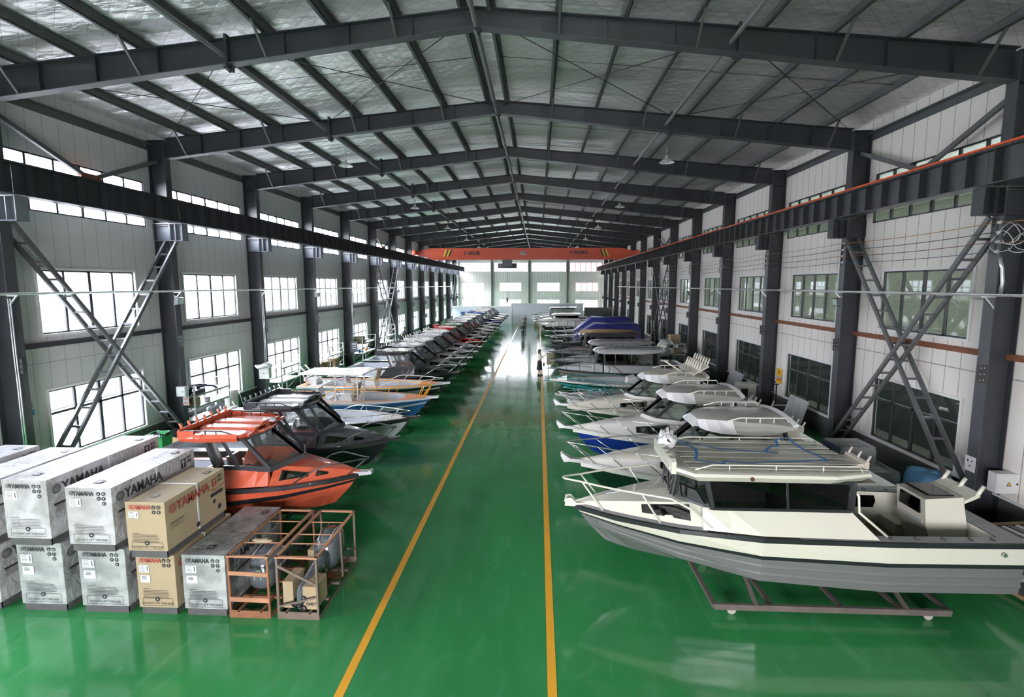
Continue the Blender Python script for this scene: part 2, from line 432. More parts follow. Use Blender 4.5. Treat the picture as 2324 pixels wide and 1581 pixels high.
for i, x in enumerate((-7.9, -1.55, 4.9)):
    mb = MB(); mb.box(x-.15, x+.15, YEND-.3, YEND-.28, 0, 11.4); mb.box(x-.01, x+.01, YEND-.28, YEND, 0, 11.4); mb.box(x-.15, x+.15, YEND-.02, YEND, 0, 11.4)
    tag(mb.build('end_wall_post', 'steel_grey'), ('left', 'middle', 'right')[i]+' of the three steel posts on the far end wall', 'post', 'end wall posts')
# ---- unseen rear wall, its opening sized to set the light from behind
mb = MB(); mb.box(WL, -5.4, -8.2, -8, 0, 12.3); mb.box(2.6, WR, -8.2, -8, 0, 12.3); mb.box(-5.4, 2.6, -8.2, -8, 6, 12.3); mb.box(-5.4, 2.6, -8.2, -8, 0, 1.2)
tag(mb.build('wall_rear', 'clad_end'), 'unseen rear wall of the hall, opening sized for light from behind', 'wall', kind='structure')
# ---- roof sheet with foil underside
mb = MB()
for s in (-1, 1):
    xe = WL-.3 if s < 0 else WR+.3
    n = 60
    ys = [-8.3+(YEND+.6+8.3)*i/n for i in range(n+1)]
    a = [[(RX, y, zroof(RX)), (xe, y, zroof(xe))] for y in ys]
    mb.loft(a); mb.loft([[(p[0], p[1], p[2]+.12) for p in r] for r in a])
tag(mb.build('ceiling', 'foil'), 'pitched roof lined with crinkled silver insulation foil', 'ceiling', kind='structure')
# ---- girts
for s, x, mt in ((-1, WL, 'steel'), (1, WR, 'girt_rust')):
    mb = MB(); a = sorted((x, x-s*.1)); mb.box(*a, -7, YEND, 3.93, 4.07)
    tag(mb.build('wall_girt', mt), ('dark' if s < 0 else 'rust brown')+' steel rail running along the '+('left' if s < 0 else 'right')+' wall between the two window rows', 'rail')
    mb = MB(); mb.box(*sorted((x-s*.01, x-s*.018)), -7, YEND, 10.28, 10.5); mb.box(*sorted((x-s*.01, x-s*.2)), -7, YEND, 10.48, 10.5)
    tag(mb.build('eave_strut', 'steel_grey'), 'steel eave strut under the roof edge on the '+('left' if s < 0 else 'right'), 'strut')

# ---- columns
FY = [Y0+BAY*k for k in range(-1, NB)]
def column_mesh(s):
    mb = MB(); x = XL if s < 0 else XR; o = s
    h = 10.62
    a = sorted((x, x+o*.02)); mb.box(*a, -.15, .15, 0, h, 1)              # inner flange
    a = sorted((x+o*.56, x+o*.58)); mb.box(*a, -.15, .15, 0, h)
    a = sorted((x+o*.02, x+o*.56)); mb.box(*a, -.012, .012, 0, h)
    a = sorted((x, x+o*.58)); mb.box(*a, -.19, .19, 0, .03)
    for z in (7.2, 7.7, 9.96, 10.6): mb.box(*sorted((x+o*.02, x+o*.56)), -.14, .14, z, z+.02)
    return mb.mesh('steel_column', ['steel', 'steel_edge'])
def corbel_mesh(s):
    mb = MB(); x = XL if s < 0 else XR; i = -s; x0 = x+s*.58; x1 = x+i*.46
    a, b = sorted((x0, x1))
    mb.box(a, b, -.17, .17, 7.18, 7.2); mb.box(a, b, -.17, .17, 7.76, 7.79); mb.box(a, b, -.022, .022, 7.2, 7.76)
    for xx in (x1, x+i*.22, x+i*.02, x0):
        mb.box(xx-.01, xx+.01, -.17, .17, 7.2, 7.76)
    return mb.mesh('corbel', 'corbel' if s < 0 else 'steel')
def plate_mesh(s):
    mb = MB(); x = XL if s < 0 else XR; a = sorted((x-s*.012, x-s*.2)); mb.box(*a, -.16, -.14, 3.42, 3.82)
    for dz in (.06, .2, .34):
        for f in (.3, .75):
            xx = x-s*(.012+.19*f); mb.tube([(xx, -.165, 3.42+dz), (xx, -.155, 3.42+dz)], .014, 6, 1)
    return mb.mesh('bolt_plate', ['frame_dark', 'galv'])
for s in (-1, 1):
    cm, km, pm = column_mesh(s), corbel_mesh(s), plate_mesh(s)
    nm = 'left' if s < 0 else 'right'
    for i, y in enumerate(FY):
        t = thing('steel_column', 'dark steel column, %s in the row along the %s wall counted from the near end' % (ORD[i], nm), 'column', (0, y, 0), 0, 'steel columns along the %s wall' % nm)
        for me in (cm, km, pm):
            o = bpy.data.objects.new(me.name if me is not cm else 'shaft', me); COL.objects.link(o); o.parent = t
# ---- rafters: tapered I beams each side, with end plates and fly braces
def rafter_half(s):
    x0 = RX; x1 = XL if s < 0 else XR
    zb0, zb1 = 11.33, 9.99; zt0, zt1 = 11.74, 10.66
    mb = MB(); w = .13
    L = [(x0, zb0), (x1, zb1)]; T = [(x0, zt0), (x1, zt1)]
    for (xa, za), (xb, zb) in ((L[0], L[1]), (T[0], T[1])):
        q = [(xa, -w, za), (xb, -w, zb), (xb, w, zb), (xa, w, za)]
        mb.slab(q if s > 0 else q[::-1], .018, 1 if za == zb0 else 0)
    mb.face([(x0, 0, zb0), (x1, 0, zb1), (x1, 0, zt1), (x0, 0, zt0)])
    for dx in (1.45, 2.9, 4.4, 7.4, 8.9, 10.3):
        f = dx/11.62; xx = x0+s*dx; a, b = zb0+(zb1-zb0)*f, zt0+(zt1-zt0)*f
        mb.box(xx-.005, xx+.005, -.1, .1, a, b)
    return mb.mesh('rafter_beam', ['steel', 'steel_edge'])
def splice_mesh(s):
    mb = MB(); xx = RX+s*5.75; mb.box(xx-.03, xx+.03, -.15, .15, 10.56, 11.3); mb.prism([(xx-.16, 10.64), (xx, 10.5), (xx+.16, 10.64)], 'xz', -.008, .008)
    return mb.mesh('splice_plate', 'steel')
PX = [.32+1.5*i for i in range(8)]
def fly_mesh(s, dx):
    xx = RX+s*dx; f = dx/11.62; zb = 11.33-1.34*f; zr = zroof(xx)-.1
    mb = MB()
    for sg in (-1,):
        mb.beam((xx, sg*.12, zb+.03), (xx, sg*.75, zr-.08), .05, .05)
    return mb.mesh('fly_brace', 'steel_grey')
rh = {s: rafter_half(s) for s in (-1, 1)}; sm_ = {s: splice_mesh(s) for s in (-1, 1)}; fm = {(s, i): fly_mesh(s, PX[i]) for s in (-1, 1) for i in (1, 3, 5, 7)}
mbr = MB(); mbr.prism([(RX-.14, 11.36), (RX, 11.22), (RX+.14, 11.36)], 'xz', -.1, .1); ridgem = mbr.mesh('ridge_plate', 'steel')
for i, y in enumerate(FY[1:]+[YEND-.4]):
    t = thing('roof_rafter', 'dark steel portal rafter spanning the hall, %s from the near end' % ORD[i], 'roof beam', (0, y, 0), 0, 'portal rafters under the roof')
    for me, n in [(rh[-1], 'rafter_beam'), (rh[1], 'rafter_beam'), (sm_[-1], 'splice_plate'), (sm_[1], 'splice_plate'), (ridgem, 'ridge_plate')]+[(m, 'fly_brace') for m in fm.values()]:
        o = bpy.data.objects.new(n, me); COL.objects.link(o); o.parent = t
# ---- purlins: continuous Z sections
for s in (-1, 1):
    for i, dx in enumerate(PX):
        xx = RX+s*dx; z = zroof(xx)
        mb = MB(); mb.box(xx-.01, xx+.01, -8, YEND, z-.22, z-.01); mb.box(xx-.09, xx+.01, -8, YEND, z-.22, z-.205); mb.box(xx-.008, xx+.07, -8, YEND, z-.02, z-.01)
        tag(mb.build('purlin', 'steel_grey'), 'long roof purlin, %s from the ridge on the %s slope' % (ORD[i], 'left' if s < 0 else 'right'), 'purlin', 'roof purlins')
for i, (xx, z, r) in enumerate(((RX-.02, 11.02+.35, .055), (RX-5.9, 10.9, .05), (RX+5.6, 10.93, .05))):
    mb = MB(); mb.tube([(xx, -7, z), (xx, YEND, z)], r, 10)
    tag(mb.build('roof_tie_pipe', 'steel_grey'), ('round steel tie pipe running under the ridge', 'round steel tie pipe running under the left roof slope', 'round steel tie pipe running under the right roof slope')[i], 'pipe', 'roof tie pipes')
# ---- rod bracing under the roof
def rods(y0, y1, where):
    for s in (-1, 1):
        for a, b in ((.2, 5.8), (5.8, 11.5)):
            for fl in (0, 1):
                p = (RX+s*a, y1 if fl else y0, zroof(RX+s*a)-.33); q = (RX+s*b, y0 if fl else y1, zroof(RX+s*b)-.33)
                mb = MB(); mb.tube([p, q], .011, 6)
                tag(mb.build('brace_rod', 'black'), 'thin brace rod, %s roof slope, %s braced bay, %s, running %s with distance' % ('left' if s < 0 else 'right', where, 'ridge half' if a < 1 else 'eave half', 'inwards' if fl else 'outwards'), 'brace rod', 'roof brace rods')
rods(12.7, 18.5, 'nearest'); rods(42.7, 48.5, 'middle')
for k in range(6):     # sag rods across the purlins
    for s in (-1, 1):
        y = Y0+BAY*(k+.45); mb = MB(); mb.tube([(RX+s*.3, y, zroof(RX+.3)-.1), (RX+s*10.8, y, zroof(RX+s*10.8)-.1)], .008, 5)
        tag(mb.build('sag_rod', 'black'), 'thin sag rod across the purlins of the %s slope in roof bay %d' % ('left' if s < 0 else 'right', k+1), 'rod', 'sag rods')
# ---- crane runway beams, one length per bay, with web stiffeners
CLX, CRX = -12.74, 9.9
def runway(s):
    x = CLX if s < 0 else CRX
    mb = MB(); mb.box(x-.2, x+.2, 0, BAY-.01, 7.73, 7.755, 1); mb.box(x-.2, x+.2, 0, BAY-.01, 8.46, 8.49, 0); mb.box(x-.008, x+.008, 0, BAY-.01, 7.755, 8.46)
    mb.box(x-.025, x+.025, 0, BAY-.01, 8.49, 8.55, 0)
    wm = mb.mesh('beam_web', ['steel_edge' if s > 0 else 'steel', 'steel_edge'])
    st = MB(); st.box(*sorted((x, x-s*.19)), -.012, .012, 7.755, 8.46); sm = st.mesh('stiffener', 'frame_dark' if s > 0 else 'steel')
    for k in range(-3, NB):
        y = Y0+BAY*k
        t = thing('crane_runway_beam', '%s length of the crane runway beam on the %s side, counted from the near end' % (ORD[k+3], 'left' if s < 0 else 'right'), 'crane beam', (0, y, .07), 0, 'crane runway beams')
        o = bpy.data.objects.new('beam_web', wm); COL.objects.link(o); o.parent = t
        if k >= -1:
            for j in range(8):
                o = bpy.data.objects.new('stiffener', sm); COL.objects.link(o); o.parent = t; o.location = (0, .375+.75*j, 0)
runway(-1); runway(1)
mb = MB(); mb.box(CRX-.21, CRX-.17, -5, 86, 8.57, 8.62)
tag(mb.build('conductor_rail', 'cond_orange'), 'bright orange conductor rail on top of the right crane beam', 'rail')
# ---- overhead crane
t = thing('bridge_crane', 'red orange bridge crane spanning the hall in front of the far wall', 'crane', (0, 55.6, .08))
mb = MB()
def girder_ring(y0, y1):
    return [[(x, y0, a), (x, y1, a), (x, y1, b), (x, y0, b)] for x, a, b in ((-12.75, 8.66, 8.92), (-11.6, 8.3, 9.22), (-11.1, 8.1, 9.28), (8.2, 8.1, 9.28), (8.8, 8.3, 9.2), (9.9, 8.66, 8.92))]
mb.loft(girder_ring(-.3, .3), closed=True, cap0=True, cap1=True); g = mb.build('girder', 'crane_red', t)
for x in (CLX, CRX):
    mb = MB(); mb.box(x-.15, x+.15, -1.4, 1.4, 8.66, 9.02); mb.tube([(x-.12, -1.1, 8.66), (x+.12, -1.1, 8.66)], .1, 12); mb.tube([(x-.12, 1.1, 8.66), (x+.12, 1.1, 8.66)], .1, 12); mb.build('end_carriage', 'crane_red', t)
for x0, sg in ((-9.9, 1), (7.0, -1)):
    mb = MB()
    for j in range(4):
        a = x0+sg*.17*j; mb.slab([(a, -.302, 8.45), (a+.17, -.302, 8.45), (a+.17+sg*.28, -.302, 9.15), (a+sg*.28, -.302, 9.15)], .003, j % 2)
    mb.build('warning_stripe', ['yellow', 'black'], t)
put_text('矿源起重', .42, 'ink', t, face_matrix((-6.9, -.306, 8.75), (1, 0, 0), (0, 0, 1)), .01)
put_text('矿源起重机', .38, 'ink', t, face_matrix((4.1, -.306, 8.8), (1, 0, 0), (0, 0, 1)), .01)
mb = MB(); mb.box(-1.85, -1.35, -.308, -.302, 8.6, 8.95); mb.build('capacity_plate', 'label_white', t)
put_text('10t', .34, 'ink', t, face_matrix((-1.6, -.31, 8.78), (1, 0, 0), (0, 0, 1)), .008)
mb = MB(); mb.box(-3.75, -2.75, -.4, .4, 7.45, 8.1); mb.tube([(-4.2, -.1, 7.5), (-2.3, -.1, 7.5)], .26, 14); mb.box(-4.25, -3.7, -.3, .3, 7.3, 7.65)
h = mb.build('hoist', 'steel_grey', t)
mb = MB(); mb.tube([(-3.25, 0, 7.4), (-3.25, 0, 4.1)], .02, 6); mb.tube([(-3.05, 0, 7.4), (-3.05, 0, 4.1)], .012, 6); mb.box(-3.35, -3.15, -.1, .1, 3.75, 4.15); mb.tube([(-3.25, 0, 3.75), (-3.25, 0, 3.6), (-3.12, 0, 3.5), (-3.15, 0, 3.4), (-3.3, 0, 3.42)], .035, 8)
mb.build('hook_block', 'black', h)
# ---- end partition walls (low white enclosures before the far wall)
mb = MB(); mb.box(-12.4, -3.95, 76.5, 76.62, 0, 2.42); mb.box(-12.4, -3.95, 76.4, 76.7, 2.42, 2.55, 1)
tag(mb.build('partition_wall', ['partition', 'sill_white']), 'low white partition at the far left of the hall', 'partition')
mb = MB(); mb.box(-3.8, 6.4, 76.3, 76.42, 0, 2.86); mb.box(-3.85, 6.45, 76.2, 76.5, 2.86, 2.98, 1); mb.box(-3.95, -3.8, 76.25, 76.5, 0, 2.98, 1)
tag(mb.build('partition_wall', ['partition', 'sill_white']), 'taller pale blue grey partition closing the aisle at the far end', 'partition')
mb = MB(); mb.box(6.6, 10.6, 77, 77.12, 0, 2.3); mb.box(6.5, 10.7, 76.9, 77.2, 2.3, 2.38, 1)
tag(mb.build('partition_wall', ['steel_grey', 'board']), 'dark grey partition at the far right behind the cabin boats', 'partition')
mb = MB(); mb.box(-11.2, -7.6, 76.1, 76.2, .95, 1.75)
tag(mb.build('wall_panel', mat('panel_blue', (.04, .1, .28), .5)), 'dark blue panel hanging on the low left partition', 'panel')
# ---- ladder-like X braces
def ladder(s, ya, za, yb, zb, label, mt):
    x = (XL-.1) if s < 0 else (XR+.1)
    x += .1 if mt == 'steel_grey' else 0.
    t = thing('ladder_brace', label, 'brace', (0, 0, 0), 0, 'laddered cross braces between columns')
    o = .2
    for dx in (-o, o):
        mb = MB(); mb.beam((x+dx, ya, za), (x+dx, yb, zb), .07, .11); mb.build('stringer', mt, t)
    n = 15
    for i in range(1, n):
        f = i/n; y, z = ya+(yb-ya)*f, za+(zb-za)*f
        mb = MB(); mb.box(x-o, x+o, y-.035, y+.035, z-.03, z+.03); mb.build('rung', mt, t)
for s in (-1, 1):
    for ya, w in ((12.6, 'nearest'), (42.6, 'middle'), (78.6, 'farthest')):
        if s > 0 and ya > 70: continue
        nm = 'left' if s < 0 else 'right'
        ladder(s, ya+.1, 7.15, ya+5.8, .3, '%s braced bay, %s wall: ladder brace falling away from the viewer' % (w, nm), 'brace_steel')
        ladder(s, ya+5.9, 7.15, ya+.25, .3, '%s braced bay, %s wall: ladder brace rising away from the viewer' % (w, nm), 'steel_grey')
for s in (-1, 1):     # V braces above the runway in braced bays
    for ya, w in ((12.6, 'nearest'), (42.6, 'middle')):
        x = XL-.3 if s < 0 else XR+.3
        t = thing('upper_brace', 'V shaped brace above the runway in the %s braced bay, %s wall' % (w, 'left' if s < 0 else 'right'), 'brace', (0, 0, 0), 0, 'V braces above the crane runway')
        for yy in (ya+.1, ya+5.9):
            mb = MB(); mb.beam((x, yy, 9.9), (x, ya+3., 8.75), .09, .12); mb.build('brace_arm', 'brace_steel', t)
        mb = MB(); mb.prism([(ya+2.5, 8.56), (ya+3.5, 8.56), (ya+3.3, 8.9), (ya+2.7, 8.9)], 'yz', x-.06, x+.06); mb.build('gusset', 'girt_rust', t)
# ---- wall conduits at eye level and their brackets
for s, x in ((-1, XL+.16), (1, XR-.16)):
    z = 5.42
    for j in range(3):
        mb = MB(); mb.tube([(x-s*.045*j, -7, z+.012*j), (x-s*.045*j, 78 if s < 0 else 68, z+.012*j-.06)], .022, 8)
        tag(mb.build('conduit_pipe', 'galv'), '%s of the three thin galvanized conduits running along the %s columns' % (('column-side', 'middle', 'aisle-side')[j], 'left' if s < 0 else 'right'), 'pipe', 'conduits along the columns')
    bm_ = MB(); bm_.box(*sorted((x+s*.15, x-s*.13)), -.02, .02, 5.36, 5.39); bm_.beam((x+s*.13, 0, 5.12), (x-s*.08, 0, 5.36), .03, .03); me = bm_.mesh('conduit_bracket', 'galv')
    for i, y in enumerate(FY[:12]):
        o = bpy.data.objects.new('conduit_bracket', me); COL.objects.link(o); o.location = (0, y-.17, 0)
        tag(o, 'small bracket holding the conduits on the %s column of the %s wall' % (ORD[i], 'left' if s < 0 else 'right'), 'bracket', 'conduit brackets')
# ---- trolley wires on insulator brackets, right side
for j, (z, mt, d) in enumerate(((7.0, 'copper', 'yellow orange'), (6.79, 'black', 'upper dark'), (6.58, 'girt_rust', 'dull red'), (6.37, 'blue_wire', 'blue tipped'))):
    pts = []
    for k in range(-3, NB):
        for q in range(6):
            f = q/6; pts.append((XR-.14, Y0+BAY*(k+f), z-.05*4*f*(1-f)))
    mb = MB(); mb.tube(pts, .009, 5)
    tag(mb.build('trolley_wire', mt), d+' wire strung along the right columns, %s of four' % ('topmost', 'second', 'third', 'lowest')[j], 'wire', 'trolley wires')
im = MB(); im.box(XR-.16, XR-.12, -.19, -.16, 6.3, 7.08)
for z in (7.0, 6.79, 6.58, 6.37): im.tube([(XR-.14, -.19, z), (XR-.14, -.26, z)], .035, 8, 1)
imm = im.mesh('insulator_bracket', ['steel', 'label_white'])
for i, y in enumerate(FY):
    o = bpy.data.objects.new('insulator_bracket', imm); COL.objects.link(o); o.location = (0, y, 0)
    tag(o, 'insulator bracket carrying four wires on the %s right column' % ORD[i], 'bracket', 'insulator brackets')
def loops(y, z, n, lab):
    mb = MB(); rnd = random.Random(int(y*3))
    for k in range(n):
        c = (XR-.2, y-.15*k-.1, z-.25+rnd.uniform(-.1, .15)); r = .16+rnd.random()*.12
        mb.tube([(c[0]+.05*math.sin(a*2), c[1]+r*math.cos(a), c[2]+r*.8*math.sin(a)) for a in [2*PI*i/18*.93 for i in range(19)]], .009, 5)
    tag(mb.build('cable_loops', 'label_white'), lab, 'cable')
loops(12.3, 6.85, 5, 'tangle of white cable loops by the nearest visible right column')
loops(30.4, 6.85, 3, 'small tangle of white cable loops on the fourth right column in view')
# ---- pendant lamps
lp = thing('pendant_lamp', 'white dish pendant lamp under the left slope, nearest', 'lamp', (-7.75, 21.6, 10.35), 0, 'dish pendant lamps under the roof')
mb = MB(); mb.loft([[(r*math.cos(2*PI*j/20), r*math.sin(2*PI*j/20), z) for j in range(20)] for r, z in ((.29, 0), (.27, .03), (.12, .13), (.06, .16), (.05, .26))], closed=True, smooth=True); mb.build('lamp_shade', 'white', lp)
mb = MB(); mb.tube([(0, 0, .2), (0, 0, .85)], .008, 6); mb.box(-.03, .03, -.03, .03, .4, .52); mb.build('lamp_cord', 'galv', lp)
mb = MB(); mb.ell((0, 0, .04), (.08, .08, .09), 12, 8); mb.build('bulb', 'label_white', lp)
n_ = 1
for k in range(5):
    for s, x in ((-1, -7.75), (1, 4.95)):
        if k == 0 and s < 0: continue
        dup(lp, (x, 21.6+12*k, 10.35), 0, 'white dish pendant lamp under the %s slope, %s from the near end' % ('left' if s < 0 else 'right', ORD[k]))
# ---- floodlights on columns
fl = thing('floodlight', 'small grey floodlight on the second left column in view', 'floodlight', (XL+.12, 18.45, 5.05), 0, 'floodlights on the columns')
mb = MB(); mb.prism([(-.06, -.14), (.1, -.1), (.14, .12), (-.02, .16)], 'xz', -.16, .16); mb.build('housing', 'steel_grey', fl)
mb = MB(); mb.slab([(.1+.005, -.13, -.09), (.105, .13, -.09), (.143, .13, .11), (.143, -.13, .11)], .004); mb.build('lens', mat('lens', (.45, .6, .55), .2), fl)
mb = MB(); mb.beam((-.1, 0, .2), (0, 0, .05), .04, .02); mb.build('yoke', 'galv', fl)
for i, (s, y) in enumerate(((-1, 30.45), (-1, 48.45), (1, 18.45), (1, 36.45))):
    dup(fl, (XL+.12 if s < 0 else XR-.12, y, 5.05), 0 if s < 0 else PI, 'small grey floodlight on the %s column, %s' % ('left' if s < 0 else 'right', ('third bay away', 'far away', 'second in view', 'far away')[i]))

# ---- outside: yard on the left, neighbouring hall on the right
mb = MB(); mb.box(-60, WL-.3, -30, 130, -.25, -.05); mb.box(-60, 60, YEND+.5, 170, -.25, -.05); mb.box(-60, 60, -60, -8.4, -.25, -.05)
tag(mb.build('yard', 'concrete'), 'pale concrete yard outside the left windows', 'ground', kind='structure')
mb = MB(); mb.box(-30, -22, -10, 110, 0, 4.6); mb.prism([(-31, 4.6), (-21.5, 4.6), (-26, 6.4)], 'xz', -10, 110, 1)
tag(mb.build('outside_block', ['concrete', mat('roof_tile', (.12, .125, .13), .8, var=.2, vscale=8)]), 'long low building with a grey roof seen through the left windows', 'building')
mb = MB(); mb.box(WR+.3, WR+16, -10, YEND, -.2, 0, 1); mb.box(WR+16, WR+16.2, -10, YEND, 0, 6.8, 0); mb.box(WR+16, WR+16.2, -10, YEND, 8.2, 11.3, 0); mb.box(WR+.2, WR+17, -10, YEND, 11.2, 11.4, 0); mb.box(WR+.2, WR+17, -10.2, -10, 0, 11.2, 0); mb.box(WR+.2, WR+17, YEND, YEND+.2, 0, 11.2, 0)
tag(mb.build('side_hall', ['clad_hall', 'concrete']), 'pale green interior of the neighbouring hall behind the right windows', 'room', kind='structure')

mb = MB(); mb.box(WR+2.6, WR+2.7, -9.9, YEND-.1, 0, 2.95)  # invented board, makes the lower right panes read dark
tag(mb.build('dark_backing', mat('backing_dark', (.09, .105, .11), .6, var=.4, vscale=.8)), 'dark board added to darken the view through the lower right windows', 'partition')
mb = MB(); mb.box(-60, 60, YEND+22, YEND+30, 0, 12.4); mb.box(6, 14, YEND+21.8, YEND+22, 4, 11, 1)  # block added outside to dim the window reflections on the floor
tag(mb.build('outside_block', [mat('glare_block', (.2, .2, .2), .8, var=.2, vscale=.4), mat('far_pink', (.16, .05, .05), .8)]), 'plain block added beyond the far end windows to cut floor glare', 'building')
# ================================================================ boats
def paint(name, col, rough=.3): return mat(name, col, rough, 0, coat=.7, var=.04, vscale=1.5)
for n, c in (('p_orange', (.52, .095, .045)), ('p_white', (.72, .71, .67)), ('p_cream', (.66, .63, .54)), ('p_char', (.045, .047, .055)), ('p_black', (.014, .015, .018)),
             ('p_grey', (.17, .18, .18)), ('p_lgrey', (.42, .44, .44)), ('p_blue', (.03, .12, .32)), ('p_royal', (.01, .03, .3)), ('p_forest', (.03, .07, .045)),
             ('p_dgreen', (.006, .03, .018)), ('p_pale', (.55, .60, .62)), ('p_red', (.55, .02, .015)), ('p_green', (.02, .18, .05)), ('p_teal', (.03, .3, .32)),
             ('p_ivory', (.56, .56, .475)), ('p_silver', (.33, .34, .35)), ('p_navy', (.02, .03, .07)), ('p_hull', (.13, .135, .135)), ('p_bone', (.5, .5, .45)), ('p_bright', (.8, .8, .8)), ('p_maroon', (.12, .012, .01)), ('p_taupe', (.3, .28, .26))):
    paint(n, c)
mat('maroon_dark', (.08, .02, .02), .4); mat('deck_orange', (.62, .26, .12), .6, var=.1); mat('deck_grey', (.3, .3, .32), .7, var=.1, vscale=6); mat('liner', (.5, .52, .55), .5, var=.05); mat('sole_brown', (.12, .08, .045), .5, var=.2)
mat('steel_rail', (.62, .62, .6), .2, .9); mat('rail_yellow', (.75, .35, .01), .3); mat('seat', (.5, .5, .49), .5); mat('tblack', (.03, .032, .035), .35)
def lerp(tab, t):
    for (a, va), (b, vb) in zip(tab, tab[1:]):
        if t <= b: return va+(vb-va)*(t-a)/(b-a)
    return tab[-1][1]
GA = [(0, .94), (.3, 1), (.58, .98), (.76, .78), (.9, .43), (1, .05)]; CA = [(0, .86), (.3, .9), (.58, .82), (.76, .52), (.9, .22), (1, .03)]
def gs(t): return (.95+.05*min(1, t/.3)) if t < .45 else max(.05, 1-((t-.45)/.55)**2.3)
def cs(t): return .88 if t < .4 else max(.03, .88*(1-((t-.4)/.6)**1.7))
class Boat:
    def __init__(s, label, xb, y, d, L=6., hb=1.1, zk=.35, zc=.62, zg=1.38, zb=1.42, pal=('p_white',)*5, fr=(.14, .45, .58), smooth=False, group=None, name='boat', cat='boat'):
        s.L, s.hb, s.zk, s.zc, s.zg, s.zb, s.smooth, s.d = L, hb, zk, zc, zg, zb, smooth, d
        s.root = thing(name, label, cat, (xb-d*L/2, y, zk), 0 if d > 0 else PI, group)
        ts = [i/18 for i in range(19)] if smooth else [0, .15, .3, .58, .76, .9, .96, 1]
        fr = (0,)+tuple(fr)+(1,)
        rings = []
        for t in ts:
            one = []
            G, C, K = s.pt('G', t), s.pt('C', t), s.pt('K', t)
            for f in fr:
                bul = .03*math.sin(PI*f) if smooth else 0
                one.append((G[0]+(C[0]-G[0])*f, G[1]+(C[1]-G[1])*f+bul*min(1, 3*(1-t)), G[2]+(C[2]-G[2])*f))
            rings.append([(x, -y_, z) for x, y_, z in one]+[K]+one[::-1])
        bot, low, st, mid, top = 0, 1, 2, 3, 4
        ml = [top, mid, st, low, bot, bot, low, st, mid, top]
        mb = MB(); mb.loft(rings, ml, smooth=False)
        mb.face(rings[0][::-1], 1)
        s.b(mb, 'hull', list(pal))
        s.ts = ts; s.pal = pal
    def pt(s, lv, t):
        off = {'G': 0, 'C': .26, 'K': .6}[lv]*t**4
        x = -s.L*(1-t)-off
        zG = s.zg+(s.zb-s.zg)*t*t
        if lv == 'G': return (x, s.hb*(gs(t) if s.smooth else lerp(GA, t)), zG)
        if lv == 'C': return (x, s.hb*(cs(t) if s.smooth else lerp(CA, t)), s.zc+(s.zb-.36-s.zc)*max(0, (t-.35)/.65)**1.9)
        return (x, 0, s.zk+(s.zb-.72-s.zk)*max(0, (t-.5)/.5)**2.2)
    def b(s, mb, name, mats, parent=None):
        mb.v = [(x+s.L/2, y, z-s.zk) for x, y, z in mb.v]
        return mb.build(name, mats, parent or s.root)
    def t_at(s, x): return 1+x/s.L
    def mir(s, fn):
        for q in (1, -1): fn(q)
    def rub(s, m='p_black', h=.09, out=.02, drop=.0):
        rings = []
        for t in s.ts:
            x, y, z = s.pt('G', t); rings.append([(x, y+.001, z-drop), (x+.01, y+out, z-drop-.01), (x+.01, y+out, z-drop-h), (x, y-.005, z-drop-h-.01)])
        mb = MB(); mb.loft(rings); mb.loft([[(a, -b, c) for a, b, c in r] for r in rings]); s.b(mb, 'rub_rail', m)
    def strake(s, fs, m, t0=0., t1=.97):
        for q in (1, -1):
            for f in fs:
                rg = []
                for t in [t for t in s.ts if t0 <= t <= t1]:
                    G, C = s.pt('G', t), s.pt('C', t)
                    P = lambda f, o, dz: (G[0]+(C[0]-G[0])*f, q*(G[1]+(C[1]-G[1])*f+o), G[2]+(C[2]-G[2])*f+dz)
                    rg.append([P(f-.05, -.002, 0), P(f, .022, 0), P(f+.02, .02, -.01), P(f+.03, -.002, -.01)])
                mb = MB(); mb.loft(rg); s.b(mb, 'hull_strake', m)
    def cockpit(s, tc, cw=.2, sole=None, liner='liner', solem='liner', cap='p_white', t0=.03, part='cockpit'):
        sole = sole if sole is not None else s.zc+.28
        ts = [t0]+[t for t in s.ts if t0 < t < tc]+[tc]
        mb = MB(); rings = []
        for t in ts:
            x, y, z = s.pt('G', t); yi = max(.04, y-cw)
            rings.append([(x, -yi, z), (x, -yi+.03, sole), (x, yi-.03, sole), (x, yi, z)])
        mb.loft(rings, [0, 1, 0]); mb.face(rings[0], 0); mb.face(rings[-1][::-1], 0)
        s.b(mb, part, [liner, solem])
        mb = MB()
        ts = sorted(set([0., t0]+[t for t in s.ts if t < tc]+[tc]))
        for q in (1, -1):
            mb.loft([[(s.pt('G', t)[0], q*s.pt('G', t)[1], s.pt('G', t)[2]+.004), (s.pt('G', t)[0], q*max(.04, s.pt('G', t)[1]-cw), s.pt('G', t)[2]+.012)] for t in ts])
        a, c = s.pt('G', 0), s.pt('G', t0); mb.face([(a[0], -a[1], a[2]+.01), (c[0], -c[1], c[2]+.012), (c[0], c[1], c[2]+.012), (a[0], a[1], a[2]+.01)])
        s.b(mb, 'gunwale_cap', cap)
    def bowdeck(s, tb, mats, h0=.0, part='foredeck', nf=.72, crown=.04, p=.75, n=7, sd=.05, smooth=False):
        """deck from t=tb to the bow; h0 is the height of the trunk above the gunwale at tb"""
        ts = [tb+(1-tb)*i/n for i in range(n+1)] if s.smooth or n > 5 else [tb]+[t for t in s.ts if t > tb]
        s.fd = []
        for t in ts:
            x, y, z = s.pt('G', t); u = (t-tb)/(1-tb); h = h0*max(0, 1-u)**p
            k = nf*(1-.25*u)
            yn = max(.01, y*k if h0 else y*.5)
            s.fd.append([(x, -y, z+.006), (x, -max(.01, y-sd), z+.012), (x, -yn, z+.02+h), (x, 0, z+.02+h+crown*(1-u*.5)), (x, yn, z+.02+h), (x, max(.01, y-sd), z+.012), (x, y, z+.006)])
